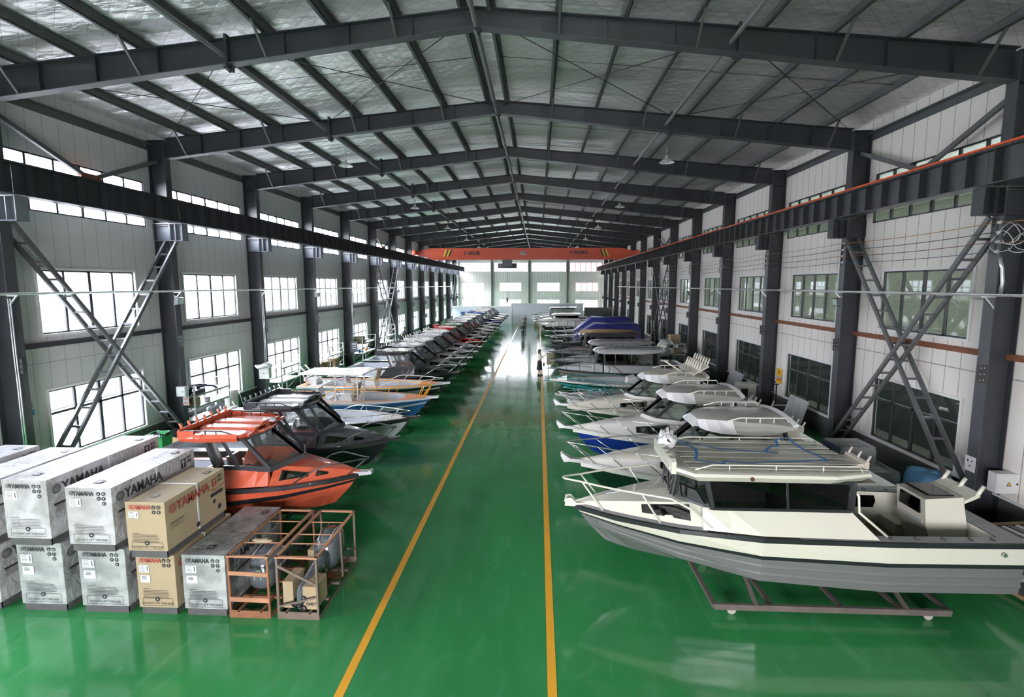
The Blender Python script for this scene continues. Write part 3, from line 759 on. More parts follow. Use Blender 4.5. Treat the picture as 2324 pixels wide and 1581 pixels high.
        mb = MB(); mb.loft(s.fd, [0, 1, 2, 2, 1, 0], smooth=smooth)
        mb.face([(p_[0], p_[1], p_[2]) for p_ in s.fd[0]]+[(s.fd[0][-1][0], s.fd[0][-1][1], s.fd[0][-1][2]-.1), (s.fd[0][0][0], s.fd[0][0][1], s.fd[0][0][2]-.1)], 1)
        s.b(mb, part, mats); s.fts = ts
    def fdp(s, u, j, w):
        """point on the foredeck: u along (0 aft..1 bow), strip j (3..5 on the +y side), w across"""
        n = len(s.fd)-1; k = min(n-1, int(u*n)); f = u*n-k
        a = [Vector(s.fd[k][j]).lerp(Vector(s.fd[k+1][j]), f), Vector(s.fd[k][j+1]).lerp(Vector(s.fd[k+1][j+1]), f)]
        return a[0].lerp(a[1], w)
    def fwin(s, u0, u1, w0, w1, j=4, m='boat_glass_dark', name='cabin_window', skew=0., q=(1, -1), th=.012, frame=None):
        for sg in q:
            P = [s.fdp(u0, j, w0), s.fdp(u1, j, w0+skew), s.fdp(u1, j, w1-skew), s.fdp(u0, j, w1)]
            P = [Vector((p.x, p.y*sg, p.z)) for p in P]
            nrm = (P[1]-P[0]).cross(P[3]-P[0]).normalized()
            if nrm.z < 0: P = P[::-1]; nrm = -nrm
            mb = MB(); mb.slab([p+nrm*.004 for p in P], th)
            s.b(mb, name, m)
    def coaming(s, xa, xf, zw, hw, m, slant=.15, inset=.03):
        """sloping side panel from the gunwale up to the window base between xa (aft) and xf (front); hw: (aft, front) half widths"""
        for q in (1, -1):
            ta, tf = s.t_at(xa-slant), s.t_at(xf); n = 6; ro = []
            for i in range(n+1):
                t = ta+(tf-ta)*i/n; x, y, z = s.pt('G', t); f = i/n
                xt = xa+(xf-xa)*f; w = hw[0]+(hw[1]-hw[0])*f
                ro.append([(x, q*(y-inset), z+.012), (xt, q*w, zw), (xt, q*(w-.05), zw), (x, q*(y-inset-.16), z-.25)])
            mb = MB(); mb.loft(ro); mb.face(ro[0]); mb.face(ro[-1][::-1]); s.b(mb, 'cabin_side', m)
    def house(s, base, top, fm='tblack', gm='boat_glass', bw=.05, mull=(), belt=.06, hdr=.05, names=('window_frame', 'glass_panel'), ap=.09):
        """glasshouse between two outlines of one side (aft .. nose), mirrored"""
        for q in (1, -1):
            B = [Vector((x, q*y, z)) for x, y, z in base]; T = [Vector((x, q*y, z)) for x, y, z in top]
            fr = MB()
            for i in range(len(B)-1):
                fr.beam(B[i], B[i+1], .04, belt); fr.beam(T[i], T[i+1], .04, hdr)
            for i in range(len(B)): fr.beam(B[i], T[i], ap if i == 0 else bw, bw, up=(1, 0, 0))
            for f in mull: fr.beam(B[0].lerp(B[1], f), T[0].lerp(T[1], f), .03, .03)
            s.b(fr, names[0], fm)
            for i in range(len(B)-1):
                mb = MB(); mb.face([B[i], B[i+1], T[i+1], T[i]]); s.b(mb, names[1] if i == 0 else 'windshield', gm)
        if base[-1][1] > .02:
            B, T = base[-1], top[-1]
            fr = MB(); fr.beam(B, (B[0], -B[1], B[2]), .04, belt); fr.beam(T, (T[0], -T[1], T[2]), .04, hdr); fr.beam((B[0], 0, B[2]), (T[0], 0, T[2]), .04, .03); s.b(fr, names[0], fm)
            mb = MB(); mb.face([B, (B[0], -B[1], B[2]), (T[0], -T[1], T[2]), T]); s.b(mb, 'windshield', gm)
    def hardtop(s, half, z, m=('p_white',), th=.1, crown=.05, droop=0., ribs=0, rim=None, serrate=0, smooth=False, lip=.06, rise=0.):
        """half: outline from front centre to rear centre, y>=0, x front-first"""
        if smooth:
            P = half; out = []
            for i in range(len(P)-1):
                p0 = P[max(0, i-1)]; p1 = P[i]; p2 = P[i+1]; p3 = P[min(len(P)-1, i+2)]
                for k in range(4):
                    t = k/4
                    out.append(tuple(.5*((2*b)+(-a+c)*t+(2*a-5*b+4*c-d)*t*t+(-a+3*b-3*c+d)*t**3) for a, b, c, d in zip(p0, p1, p2, p3)))
            out.append(P[-1]); half = [(x, max(0, y)) for x, y in out]
        full = half+[(x, -y) for x, y in half[::-1] if y > 1e-4]
        xs = [p[0] for p in half]; x0, x1 = max(xs), min(xs); xc = (x0+x1)/2
        def zz(x): f = (x-x1)/(x0-x1); return -droop*max(0, f-.55)**2/.2+rise*max(0, .35-f)
        def ring(k, dz): return [(xc+(x-xc)*(1-(1-k)*.7), y*k, z+dz+zz(x)) for x, y in full]
        mb = MB()
        mb.loft([ring(.9, -th), ring(1, -th*.25), ring(.985, th*.1), ring(.93, crown*.5), ring(.5, crown), ring(.02, crown)], closed=True, smooth=smooth, cap0=True, cap1=True)
        o = s.b(mb, 'hardtop', m[0])
        if lip:
            mb = MB(); n = len(full); idx = [i for i, (x, y) in enumerate(full) if x > x0-(x0-x1)*.42]
            seq = sorted(idx, key=lambda i: math.atan2(full[i][1], full[i][0]-xc))
            R0, R1, R2 = ring(1.012, -th*.6), ring(1.03, -th*.2), ring(1.0, th*.32)
            mb.loft([[R0[i], R1[i], R2[i]] for i in seq], smooth=smooth); s.b(mb, 'visor', m[-1], o)
        if ribs:
            for k in range(ribs):
                y = (k-(ribs-1)/2)*.5
                mb = MB(); mb.prism([(y-.17, z+crown*.8), (y-.13, z+crown+.035), (y+.13, z+crown+.035), (y+.17, z+crown*.8)], 'yz', x1+.12, x0-.12); s.b(mb, 'roof_rib', m[-1], o)
        if serrate:
            mb = MB(); ys = [-.8, -.62, -.5, -.3, -.18, .18, .3, .5, .62, .8]; hs = [.02, .02, .09, .09, .14, .14, .09, .09, .02, .02]
            poly = list(zip(ys, [z+crown*.4+h for h in hs])); poly = [(-.8, z-.02)]+poly+[(.8, z-.02)]
            mb.prism(poly, 'yz', x0-.16, x0-.12); s.b(mb, 'front_fascia', m[0], o)
        if rim:   # raised tail board with rod holders
            mb = MB(); mb.prism([(-.95, z-.02), (-.95, z+.16), (.95, z+.16), (.95, z-.02)], 'yz', x1+.0, x1+.03)
            for q in (1, -1): mb.box(x1+.0, x1+.35, q*.97-.015, q*.97+.015, z-.04, z+.13)
            s.b(mb, 'tail_board', m[0], o)
            for k in range(rim):
                y = -.8+1.6*k/(rim-1); mb = MB(); mb.tube([(x1+.0, y, z+.1), (x1-.05, y, z+.25)], .03, 8); s.b(mb, 'rod_holder', m[0], o)
        s.top = (x0, x1, z, o)
        return o
    def cambertop(s, st, z, m=('p_white', 'p_white'), crown=.1, vis=3, tail=True, nose=.16, n=10):
        """stations (x, inner half width, outer half width, drop); m = (roof, visor)"""
        wm = max(q_[1] for q_ in st); zc = lambda y: z+crown*(1-(y/wm)**2)
        dp = [.11, .06, .025]+[0]*20; st = [(x, wi, wo, dr) for x, wi, wo, dr in st]
        top = [[(x, wi*(j/n*2-1), zc(wi*(j/n*2-1))-dp[i]) for j in range(n+1)] for i, (x, wi, wo, dr) in enumerate(st)]
        mb = MB(); mb.loft(top, 0, smooth=True)
        for q in (1, -1):
            mb.loft([[(x, q*wi, zc(wi)), (x, q*(wi+(wo-wi)*.65), z-dr*.4), (x, q*wo, z-dr), (x, q*wo, z-dr-.02)] for x, wi, wo, dr in st[vis:]], smooth=False)
        mb.loft([[(x, -wo, z-dr-.02), (x, wo, z-dr-.02)] for x, wi, wo, dr in st])
        x, wi, wo, dr = st[-1]; mb.face(top[-1]+[(x, wo, z-dr-.02), (x, -wo, z-dr-.02)])
        o = s.b(mb, 'hardtop', m[0])
        mb = MB()
        for q in (1, -1):
            mb.loft([[(x, q*wi, zc(wi)+.004-dp[i]), (x, q*wo, z-dr), (x, q*wo*.985, z-dr-.03)] for i, (x, wi, wo, dr) in enumerate(st[:vis+1])])
        x, wi, wo, dr = st[0]
        mb.loft([[(x, wi*(j/n*2-1), zc(wi*(j/n*2-1))+.004-dp[0]), (x+nose*(1-.35*(j/n*2-1)**2), wo*(j/n*2-1)*.93, z-dr), (x+nose*.8, wo*(j/n*2-1)*.9, z-dr-.03)] for j in range(n+1)])
        for q in (1, -1): mb.face([(x, q*wi, zc(wi)+.004-dp[0]), (x+nose*.65, q*wo*.93, z-dr), (x, q*wo, z-dr)])
        s.b(mb, 'visor', m[1], o)
        if tail:
            mb = MB(); mb.loft([[(x_-.02, y_, zz_-.03), (x_-.06, y_, zz_+.055), (x_+.05, y_, zz_+.02)] for (x_, y_, zz_) in [(st[-1][0], st[-1][2], z-st[-1][3])]+top[-1][::-1]+[(st[-1][0], -st[-1][2], z-st[-1][3])]]); s.b(mb, 'tail_edge', m[1], o)
        s.top = (st[0][0], st[-1][0], z+crown*.2, o)
        return o
    def roofrails(s, y, m='tblack', h=.1, n=3, xf=None, xr=None):
        x0, x1, z, o = s.top; xf = x0-.35 if xf is None else xf; xr = x1+.1 if xr is None else xr
        for q in (1, -1):
            mb = MB(); mb.tube([(xf, q*y, z+.03), (xf-.3, q*y, z+h+.02), (xr, q*y, z+h+.03), (xr-.05, q*y, z+.03)], .014, 6)
            for k in range(n):
                x = xf-.35+(xr-xf+.4)*(k+.3)/n; mb.tube([(x, q*y, z-.0), (x, q*y, z+h+.02)], .012, 6)
            s.b(mb, 'roof_rail', m, o)
    def bowrail(s, t0=.62, h=.34, m='tblack', over=.1, r=.016, ins=.05, st=(.72, .86), lean=.0, low=0., front=True, closed=True, name='bow_rail'):
        def P(t, hh, q):
            x, y, z = s.pt('G', t); return (x+over*t**3*(hh/h), q*max(.06, y-ins+.04*hh), z+hh)
        for q in (1, -1):
            n = 6; pts = [P(t0, .01, q), P(t0+.05, h*.7, q)]
            pts += [P(t0+.09+(1-t0-.09)*i/n, h, q) for i in range(n+1)]
            if closed: pts += [(pts[-1][0]+.03, 0, pts[-1][2])]
            mb = MB(); mb.tube(pts, r, 7); 
            if low: mb.tube([P(t0+.2, low, q)]+[P(t0+.25+(1-t0-.25)*i/n, low, q) for i in range(n+1)], r*.8, 6)
            s.b(mb, name, m)
            for t in st:
                mb = MB(); a = P(t, .0, q); c = P(min(1, t+lean+.03), h, q); mb.tube([a, c], r*.85, 6); s.b(mb, 'rail_post', m)
    def sprit(s, m='p_lgrey', ln=.36, w=.16, up=.0, plate=False):
        mb = MB(); z = s.zb; mb.prism([(-.25, z-.09), (-.25, z+.03), (ln, z+.03+up), (ln, z-.02+up)], 'xz', -w/2, w/2); mb.tube([(ln-.05, -w/2-.01, z+.03+up), (ln-.05, w/2+.01, z+.03+up)], .03, 8)
        if plate: mb.prism([(ln-.25, z), (ln+.05, z+.2), (ln+.08, z+.14), (ln, z-.02)], 'xz', -w/2-.012, -w/2); mb.prism([(ln-.25, z), (ln+.05, z+.2), (ln+.08, z+.14), (ln, z-.02)], 'xz', w/2, w/2+.012)
        s.b(mb, 'bow_sprit', m)
    def console(s, x, m='p_white', wh=True, h=.5):
        z = s.zc+.28
        mb = MB(); mb.prism([(x-.3, z), (x+.3, z), (x+.22, z+h), (x-.1, z+h+.08), (x-.25, z+h-.1)], 'xz', -.34, .34); c = s.b(mb, 'console', m)
        if wh:
            mb = MB(); cx, cz = x-.4, z+h-.12; mb.tube([(cx-.06*math.sin(a), .17*math.cos(a), cz+.17*math.sin(a)) for a in [2*PI*i/16 for i in range(17)]], .014, 6); mb.tube([(x-.2, 0, cz), (cx, 0, cz)], .02, 6); s.b(mb, 'steering_wheel', 'black', c)
    def seat(s, x, y=0., m='seat'):
        z = s.zc+.28
        mb = MB(); mb.box(x-.22, x+.22, y-.25, y+.25, z+.28, z+.38); mb.tube([(x, y, z), (x, y, z+.28)], .05, 8); p = s.b(mb, 'seat', m)
        mb = MB(); mb.prism([(x-.22, z+.36), (x-.16, z+.36), (x-.24, z+.78), (x-.3, z+.78)], 'xz', y-.24, y+.24); s.b(mb, 'backrest', m, p)
    def outboardbox(s, x, m='p_white', tall=.3):
        z = s.zg; mb = MB(); mb.box(x-.22, x+.25, -.35, .35, s.zc+.28, z+tall); mb.box(x-.3, x-.2, -.4, .4, z+tall-.1, z+tall+.06)
        c = s.b(mb, 'bait_station', m)
        mb = MB()
        for y in (-.36, 0, .36): mb.tube([(x-.24, y, z+tall), (x-.34, y, z+tall+.2)], .028, 8)
        s.b(mb, 'rod_holder', m, c)
    def guncups(s, ts, m='tblack'):
        for q in (1, -1):
            for t in ts:
                x, y, z = s.pt('G', t); mb = MB(); mb.tube([(x, q*(y-.1), z+.01), (x-.01, q*(y-.1), z+.035)], .035, 8); s.b(mb, 'rod_cup', m)
CR = {}
def cradle(xc, y, L, zk, label, wide=.62, group='boat cradles'):
    t = thing('boat_cradle', label, 'cradle', (xc, y, 0), 0, group)
    key = (round(L, 1), round(zk, 2), wide)
    if key not in CR:
        K = []
        for q in (1, -1): K.append((MB().beam((-L/2, q*wide, .17), (L/2, q*wide, .17), .06, .1), 'side_rail', 'cradle'))
        for f in (-.5, -.25, .05, .3, .5): K.append((MB().beam((f*L, -wide, .17), (f*L, wide, .17), .07, .06), 'cross_member', 'cradle'))
        for f in (-.32, .32):
            for q in (1, -1): K.append((MB().beam((f*L, q*wide, .2), (f*L, q*.28, zk+.1), .06, .05), 'bunk_support', 'cradle'))
        for f in (-.42, .42):
            for q in (1, -1): K.append((MB().tube([(f*L, q*(wide-.06)-.02, .075), (f*L, q*(wide-.06)+.03, .075)], .075, 12).box(f*L-.04, f*L+.04, q*(wide-.06)-.01, q*(wide-.06)+.01, .07, .15), 'caster', 'castor'))
        CR[key] = [(m_.mesh(n, mt), n) for m_, n, mt in K]
    for me, n in CR[key]:
        o = bpy.data.objects.new(n, me); COL.objects.link(o); o.parent = t
    return t
mat('cradle', (.16, .13, .12), .5, .4, var=.4, vscale=5); mat('castor', (.35, .33, .3), .4)

LG, RG = 'boats in the left row', 'boats in the right row'
# ---------- the near right cabin cruiser
B = Boat('large cream and grey cabin cruiser with blue strap on its roof, nearest on the right', .70, 9.78, -1, L=7.35, hb=1.22, zk=.3, zc=.5, zg=1.44, zb=1.5,
         pal=('p_hull', 'p_hull', 'p_black', 'p_ivory', 'p_black'), fr=(.11, .42, .5), group=RG, name='cabin_boat')
B.rub('p_black', .085, .02); B.cockpit(.50, .2, .78, 'p_ivory', 'sole_brown', 'deck_grey', t0=.05)
B.bowdeck(.70, ['deck_grey', 'p_ivory', 'p_ivory'], h0=.36, nf=.66, crown=.05, sd=.14)
B.fwin(.10, .46, .1, .8, j=4, q=(1, -1), m='boat_glass_dark', name='deck_hatch', skew=.1)
B.fwin(.58, .72, .1, .8, j=3, m='label_white', name='hatch_lid', q=(-1,))
B.coaming(-4.6, -2.15, 1.84, (.93, .9), 'p_ivory', slant=.35)
B.house([(-4.6, .93, 1.84), (-2.3, .93, 1.84), (-1.78, .42, 1.86)], [(-4.65, .88, 2.32), (-2.2, .86, 2.34), (-1.85, .42, 2.34)], 'p_black', 'boat_glass_dark', bw=.07, mull=(.45,), belt=.05, hdr=.06)
o = B.hardtop([(-1.62, 0), (-1.62, .62), (-1.95, 1.02), (-4.3, 1.04), (-4.95, .86), (-4.98, 0)], 2.46, ('p_ivory',), th=.14, crown=.06, ribs=0, lip=0)
mb = MB()
for k in range(6):
    y = -.75+.3*k; mb.slab([(-4.88, y-.1, 2.523), (-1.9, y-.1, 2.523), (-1.9, y+.1, 2.523), (-4.88, y+.1, 2.523)], .008)
B.b(mb, 'roof_rib', 'p_ivory', o)
mb = MB(); poly = [(-.72, 2.36)]; 
for k in range(6): y = -.72+.24*k; poly += [(y, 2.58), (y+.08, 2.62), (y+.16, 2.62), (y+.24, 2.58)]
poly += [(.72, 2.36)]; mb.prism(poly, 'yz', -1.72, -1.64); B.b(mb, 'front_fascia', 'p_ivory', o)
mb = MB(); mb.tube([(-2.9, 1.03, 2.41), (-2.9, 1.052, 2.41)], .035, 12); B.b(mb, 'roof_emblem', 'maroon_dark', o)
B.roofrails(.84, 'p_ivory', .1, 3, xf=-2.0, xr=-4.75)
for q in (1, -1):        # rails from cabin end down to the gunwale
    mb = MB(); mb.tube([(-4.62, q*.9, 2.25), (-4.72, q*.92, 2.1), (-4.7, q*1.0, 1.85), (-5.15, q*1.1, 1.46)], .022, 8); B.b(mb, 'grab_rail', 'p_ivory')
mb = MB(); mb.tube([(-1.7, .3, 1.9), (-1.74, .1, 2.2)], .012, 5); mb.tube([(-1.7, -.1, 1.9), (-1.76, -.3, 2.2)], .012, 5); mb.tube([(-1.9, .6, 1.9), (-1.95, .48, 2.2)], .012, 5); B.b(mb, 'wiper', 'black')
mb = MB(); mb.beam((-1.72, .38, 1.87), (-1.8, .38, 2.33), .05, .05); mb.box(-4.62, -4.58, -.9, .9, 1.84, 2.34); B.b(mb, 'cabin_pillar', 'p_black')
mb = MB(); mb.box(-4.3, -4.0, .25, .75, .78, 1.5); mb.box(-3.4, -3.05, .2, .75, .9, 1.95); mb.box(-3.4, -3.05, -.75, -.2, .9, 1.95); B.b(mb, 'cabin_seats', 'plastic_film')
B.bowrail(.68, .5, 'p_ivory', over=.18, r=.02, ins=.06, st=(.8, .93), low=0)
mb = MB(); mb.prism([(-.2, 1.46), (.18, 1.48), (.16, 1.62), (.06, 1.64), (-.04, 1.54), (-.2, 1.54)], 'xz', -.1, -.08); mb.prism([(-.2, 1.46), (.18, 1.48), (.16, 1.62), (.06, 1.64), (-.04, 1.54), (-.2, 1.54)], 'xz', .08, .1); mb.box(-.3, .1, -.08, .08, 1.47, 1.5); B.b(mb, 'bow_roller', 'p_ivory')
mb = MB(); mb.tube([(-.95, -.12, 1.6), (-.95, .1, 1.6)], .07, 12); mb.box(-1.05, -.85, -.1, .1, 1.5, 1.57); B.b(mb, 'anchor_winch', 'black')
B.guncups((.07, .12, .18, .24, .30))
for q in (-1,):
    for x in (-5.25, -5.95):
        mb = MB(); mb.prism([(x-.22, 1.12), (x+.2, 1.12), (x+.24, 1.3), (x+.18, 1.37), (x-.22, 1.37), (x-.26, 1.26)], 'xz', q*.985, q*.97); B.b(mb, 'side_port', 'boat_glass_dark')
mb = MB(); mb.prism([(-7.0, .78), (-6.45, .78), (-6.25, 1.35), (-6.2, 1.85), (-6.85, 1.9), (-6.95, 1.4)], 'xz', -.38, .38); mb.prism([(-6.85, 1.86), (-7.1, 2.0), (-7.1, 1.92), (-6.85, 1.8)], 'xz', -.42, .42)
bs = B.b(mb, 'bait_station', 'p_ivory')
mb = MB(); mb.box(-6.75, -6.28, -.3, .3, 1.895, 1.91); mb.box(-6.245, -6.195, -.26, .26, 1.55, 1.8); B.b(mb, 'tinted_lid', 'boat_glass_dark', bs)
mb = MB(); mb.slab([(-6.435, -.3, .86), (-6.435, .3, .86), (-6.25, .3, 1.42), (-6.25, -.3, 1.42)], .02); B.b(mb, 'hatch_door', 'label_white', bs)
for y in (-.4, 0, .4):
    mb = MB(); mb.tube([(-7.04, y, 1.92), (-7.16, y, 2.12)], .035, 8); B.b(mb, 'rod_holder', 'p_ivory', bs)
mb = MB(); mb.box(-6.9, -6.3, -1.0, -.45, .78, 1.0); mb.box(-6.9, -6.55, -1.0, -.45, 1.0, 1.2); B.b(mb, 'boarding_step', 'p_ivory')
for q in (1, -1):
    mb = MB(); mb.tube([(-7.2, q*.98, 1.42), (-7.42, q*1.0, 1.43), (-7.62, q*1.0, 1.3), (-7.72, q*1.0, 1.0), (-7.72, q*1.0, .82), (-7.5, q*.95, .7)], .02, 8); mb.tube([(-7.65, q*1.0, 1.15), (-7.4, q*.98, 1.1)], .016, 6); B.b(mb, 'stern_rail', 'p_ivory')
mb = MB(); mb.box(-7.6, -7.33, -.95, .95, .66, .72); B.b(mb, 'swim_step', 'p_grey')
mb = MB(); mb.tube([(-6.95, 1.165, 1.25), (-6.95, 1.2, 1.25)], .035, 10); B.b(mb, 'drain_fitting', 'steel_rail')
B.strake((.66, .84), mat('hull_matte', (.11, .115, .115), .6))
R1 = B
cradle(5.0, 9.55, 3.9, .34, 'rusty brown wheeled steel cradle under the large cream cabin cruiser', .88)
# strap & film bag on its roof
def ribbon(pts, w, up=(0, 0, 1)):
    mb = MB(); P = [Vector(p) for p in pts]; R = []
    for i, p in enumerate(P):
        d = (P[min(i+1, len(P)-1)]-P[max(i-1, 0)]).normalized(); r = d.cross(Vector(up)).normalized()*w/2
        R.append([p-r, p+r])
    mb.loft(R, smooth=True); mb.loft([[a+Vector((0, 0, .004)) for a in r] for r in R], smooth=True); return mb
pts = [(2.75, 10.2, 2.60), (2.95, 9.9, 2.57), (2.95, 9.5, 2.57), (2.85, 9.15, 2.57), (3.15, 9.0, 2.58), (3.3, 9.12, 2.57), (3.6, 9.05, 2.57), (4.1, 9.1, 2.58), (4.5, 9.2, 2.58), (4.9, 9.2, 2.58), (5.05, 9.22, 2.58), (5.0, 9.5, 2.58), (4.95, 9.8, 2.58), (5.0, 10.2, 2.58), (4.95, 10.5, 2.62), (4.7, 10.4, 2.6), (4.6, 10.1, 2.57), (4.35, 9.95, 2.57), (4.2, 9.75, 2.57), (4.35, 9.6, 2.58), (4.0, 9.75, 2.57), (3.5, 9.9, 2.57), (3.2, 10.0, 2.57), (2.9, 10.25, 2.58), (2.78, 10.3, 2.6)]
def smooth_path(P, k=4):
    out = []
    for i in range(len(P)-1):
        p0, p1, p2, p3 = P[max(0, i-1)], P[i], P[i+1], P[min(len(P)-1, i+2)]
        for j in range(k):
            t = j/k; out.append(tuple(.5*(2*b_+(-a_+c_)*t+(2*a_-5*b_+4*c_-d_)*t*t+(-a_+3*b_-3*c_+d_)*t**3) for a_, b_, c_, d_ in zip(p0, p1, p2, p3)))
    return out+[P[-1]]
rs_ = random.Random(3); pts = [(x+rs_.uniform(-.05, .05), y+rs_.uniform(-.04, .04), z+rs_.uniform(0, .015)) for x, y, z in pts]; pts = smooth_path(pts)
tag(ribbon(pts, .055).build('ratchet_strap', mat('strap_blue', (.06, .22, .48), .6)), 'blue ratchet strap lying loose on the roof of the large cream cabin cruiser', 'strap')
mb = MB(); mb.ell((0, 0, .1), (.16, .22, .16), 14, 10)
rb_ = random.Random(9); mb.v = [(x*(1+rb_.uniform(-.35, .35)), y*(1+rb_.uniform(-.35, .35)), z*(1+rb_.uniform(-.4, .5))) for x, y, z in mb.v]
tag(mb.build('film_bag', 'film_white', loc=(2.5, 10.15, 2.55)), 'crumpled clear plastic film at the front of the large cruiser roof', 'plastic bag')

# ---------- right row, round hardtop boats
def round_boat(label, y, topm, hullm, glass=True, fm='tblack', deckm='p_white', hd=None, cups=False, xoff=0., zt=2.56, seatb=False):
    B = Boat(label, 1.05+xoff, y, -1, L=6.7, hb=1.12, zk=.28, zc=.58, zg=1.32, zb=1.44, pal=(hullm, hullm, hullm, hullm, topm), fr=(.2, .3, .6), smooth=True, group=RG, name='cabin_boat')
    B.rub(topm, .1, .03, .02); B.cockpit(.36, .18, None, 'p_cream', 'liner', deckm, t0=.05)
    B.bowdeck(.50, [deckm, deckm, hd or deckm], h0=.5, nf=.76, crown=.07, p=.9, n=9, sd=.14, smooth=True)
    B.fwin(.22, .48, .08, .8, j=4, m='boat_glass_dark', skew=.1)
    B.coaming(-4.6, -3.2, 1.84, (.9, .88), deckm, slant=.3)
    nose = [(-4.5, .9, 1.86), (-2.9, .88, 1.88), (-2.3, .6, 1.9), (-2.05, 0, 1.92)]
    tp = [(-4.35, .86, 2.46), (-3.4, .84, 2.48), (-2.95, .6, 2.5), (-2.78, 0, 2.52)]
    B.house(nose, tp, fm, 'boat_glass', bw=.065, mull=(.45,), belt=.07)
    mb = MB(); mb.loft([[(x+.1*(1 if i else 0), y*1.08, 1.80), (x, y*1.03, 1.9)] for i, (x, y, z) in enumerate(nose)], smooth=True); mb.loft([[(x+.1*(1 if i else 0), -y*1.08, 1.80), (x, -y*1.03, 1.9)] for i, (x, y, z) in enumerate(nose)], smooth=True); B.b(mb, 'windshield_base', 'p_white')
    B.cambertop([(-2.62, .3, .5, .14), (-2.75, .48, .76, .15), (-2.98, .62, .93, .16), (-3.28, .72, 1.0, .17), (-3.65, .8, 1.04, .2), (-4.1, .88, 1.04, .15), (-4.52, .97, 1.0, .03)], zt+.03, ('p_bone' if topm == 'p_white' else topm, 'p_bright'), crown=.1)
    B.roofrails(.8, topm if not cups else 'p_cream', .1, 3, xf=-3.1, xr=-4.4)
    B.bowrail(.42, .46, 'steel_rail', over=.32, r=.015, ins=.04, st=(.52, .63, .74, .85, .95), lean=.03)
    B.sprit('p_lgrey', .42, .16, .03, plate=True); B.console(-3.4, 'p_char', True, .55); B.seat(-4.3, .4); B.seat(-4.3, -.4)
    B.outboardbox(-6.2, 'p_cream', .25)
    return B
round_boat('white hardtop boat with bottle green hull sides, just behind the big cream cruiser', 12.45, 'p_white', 'p_dgreen', hd='p_cream')
round_boat('white boat with bright royal blue hull sides and rounded hardtop on the right', 15.45, 'p_white', 'p_royal', hd='p_white')
B = round_boat('cream boat with olive green hull sides and a fan of rod holders on its roof', 18.45, 'p_cream', 'p_forest', deckm='p_cream', hd='p_cream')
x0, x1, z, o = B.top
mb = MB(); mb.slab([(x1+.45, -.9, z+.05), (x1+.45, .9, z+.05), (x1-.05, .95, z+.35), (x1-.05, -.95, z+.35)], .04); B.b(mb, 'rod_rack', 'p_cream', o)
for row in range(2):
    for k in range(7):
        y = -.78+.26*k; mb = MB(); xx = x1+.25-.25*row; zz = z+.17+.13*row
        mb.tube([(xx, y, zz), (xx-.1, y, zz+.3)], .03, 8); B.b(mb, 'rod_holder', 'p_cream', o)
mb = MB(); mb.slab([(-3.9, -.06, z+.08), (-3.9, .2, z+.08), (-3.35, .2, z+.42), (-3.35, -.06, z+.42)], .05); mb.box(-3.42, -3.2, -.06, .2, z+.42, z+.45); B.b(mb, 'radar_mast', 'p_cream', o)
mb = MB(); mb.ell((-.25, 0, 1.56), (.3, .16, .07)); B.b(mb, 'foam_wrap', 'plastic_film')
for y, l in ((12.3, 'bottle green hulled'), (15.3, 'royal blue hulled'), (18.3, 'olive hulled')):
    cradle(4.6, y, 4.0, .3, 'wheeled steel cradle under the %s boat' % l)
# ---------- open boats
def open_boat(label, xb, y, d, pal, cap, liner='liner', rail='steel_rail', L=6.2, zb=1.36, tb=.84, rh=.2, sole='liner', fr=(.2, .36, .6), rub='p_lgrey', group=LG, sm='seat', hb=1.08, t0=.58, zk=.35, capb=None, cons=True, st=(.68, .8, .9), low=True, sw=.18):
    B = Boat(label, xb, y, d, L=L, hb=hb, zk=zk, zc=zk+.27, zg=zb-.04, zb=zb, pal=pal, fr=fr, smooth=False, group=group, name='open_boat')
    B.rub(rub, .07, .03); B.cockpit(tb, sw, None, liner, sole, cap, t0=.05)
    B.bowdeck(tb, [cap, cap, capb or cap], h0=0, crown=.02, n=6, sd=.06)
    for q in (1, -1):      # side lockers
        mb = MB()
        for x in (-.36*L, -.52*L): mb.box(x-.02, x+.02, q*(hb-sw)*.98-.02, q*(hb-sw)*.98+.02, zk+.55, zb-.06)
        B.b(mb, 'liner_rib', 'p_white')
    B.bowrail(t0, rh, rail, over=.0, r=.016, ins=.06, st=st, closed=False)
    B.sprit(pal[4] if pal[4] != 'p_black' else 'p_black', .32, .2)
    if cons: B.console(-L*.52, 'p_white', True, .55); B.seat(-L*.66, 0, sm); B.outboardbox(-L+.35, 'p_white', .22)
    mb = MB(); mb.box(-L+.0, -L+.9, -.75, .75, zk+.55, zk+.9); B.b(mb, 'stern_bench', 'p_white')
    return B
B = open_boat('white open boat with black hull stripe, between the charcoal boat and the blue boat', -4.2, 16.85, 1, ('p_pale', 'p_pale', 'p_black', 'p_black', 'p_black'), 'p_white', zb=1.32, fr=(.2, .3, .38), rub='p_black')
for q in (1, -1): pass
B = open_boat('blue open boat with yellow rails, tan deck and a white T-top', -4.15, 19.95, 1, ('p_blue', 'p_blue', 'p_pale', 'p_blue', 'p_pale'), 'deck_orange', rail='rail_yellow', rh=.48, t0=.36, st=(.44, .6, .75, .93), fr=(.2, .52, .68), rub='p_pale', zb=1.34)
mb = MB(); z = B.zg
tt = []
for x in (-3.55, -2.7):
    for y in (-.42, .42): tt.append((x, y))
for x, y in tt: mb.tube([(x, y, z-.5), (x-.02, y*.95, z+.95)], .03, 8)
for y in (-.42, .42): mb.tube([(-3.55, y, z+.5), (-4.4, y, z+.95)], .025, 8); mb.tube([(-3.55, y, z+.2), (-2.7, y, z+.2)], .02, 6); mb.tube([(-3.55, y, z+.45), (-2.7, y, z+.45)], .02, 6)
tf = B.b(mb, 't_top_frame', 'p_white')
mb = MB(); mb.slab([(-4.85, -.75, z+.98), (-2.4, -.75, z+.98), (-2.3, .75, z+.98), (-4.85, .75, z+.98)], .05)
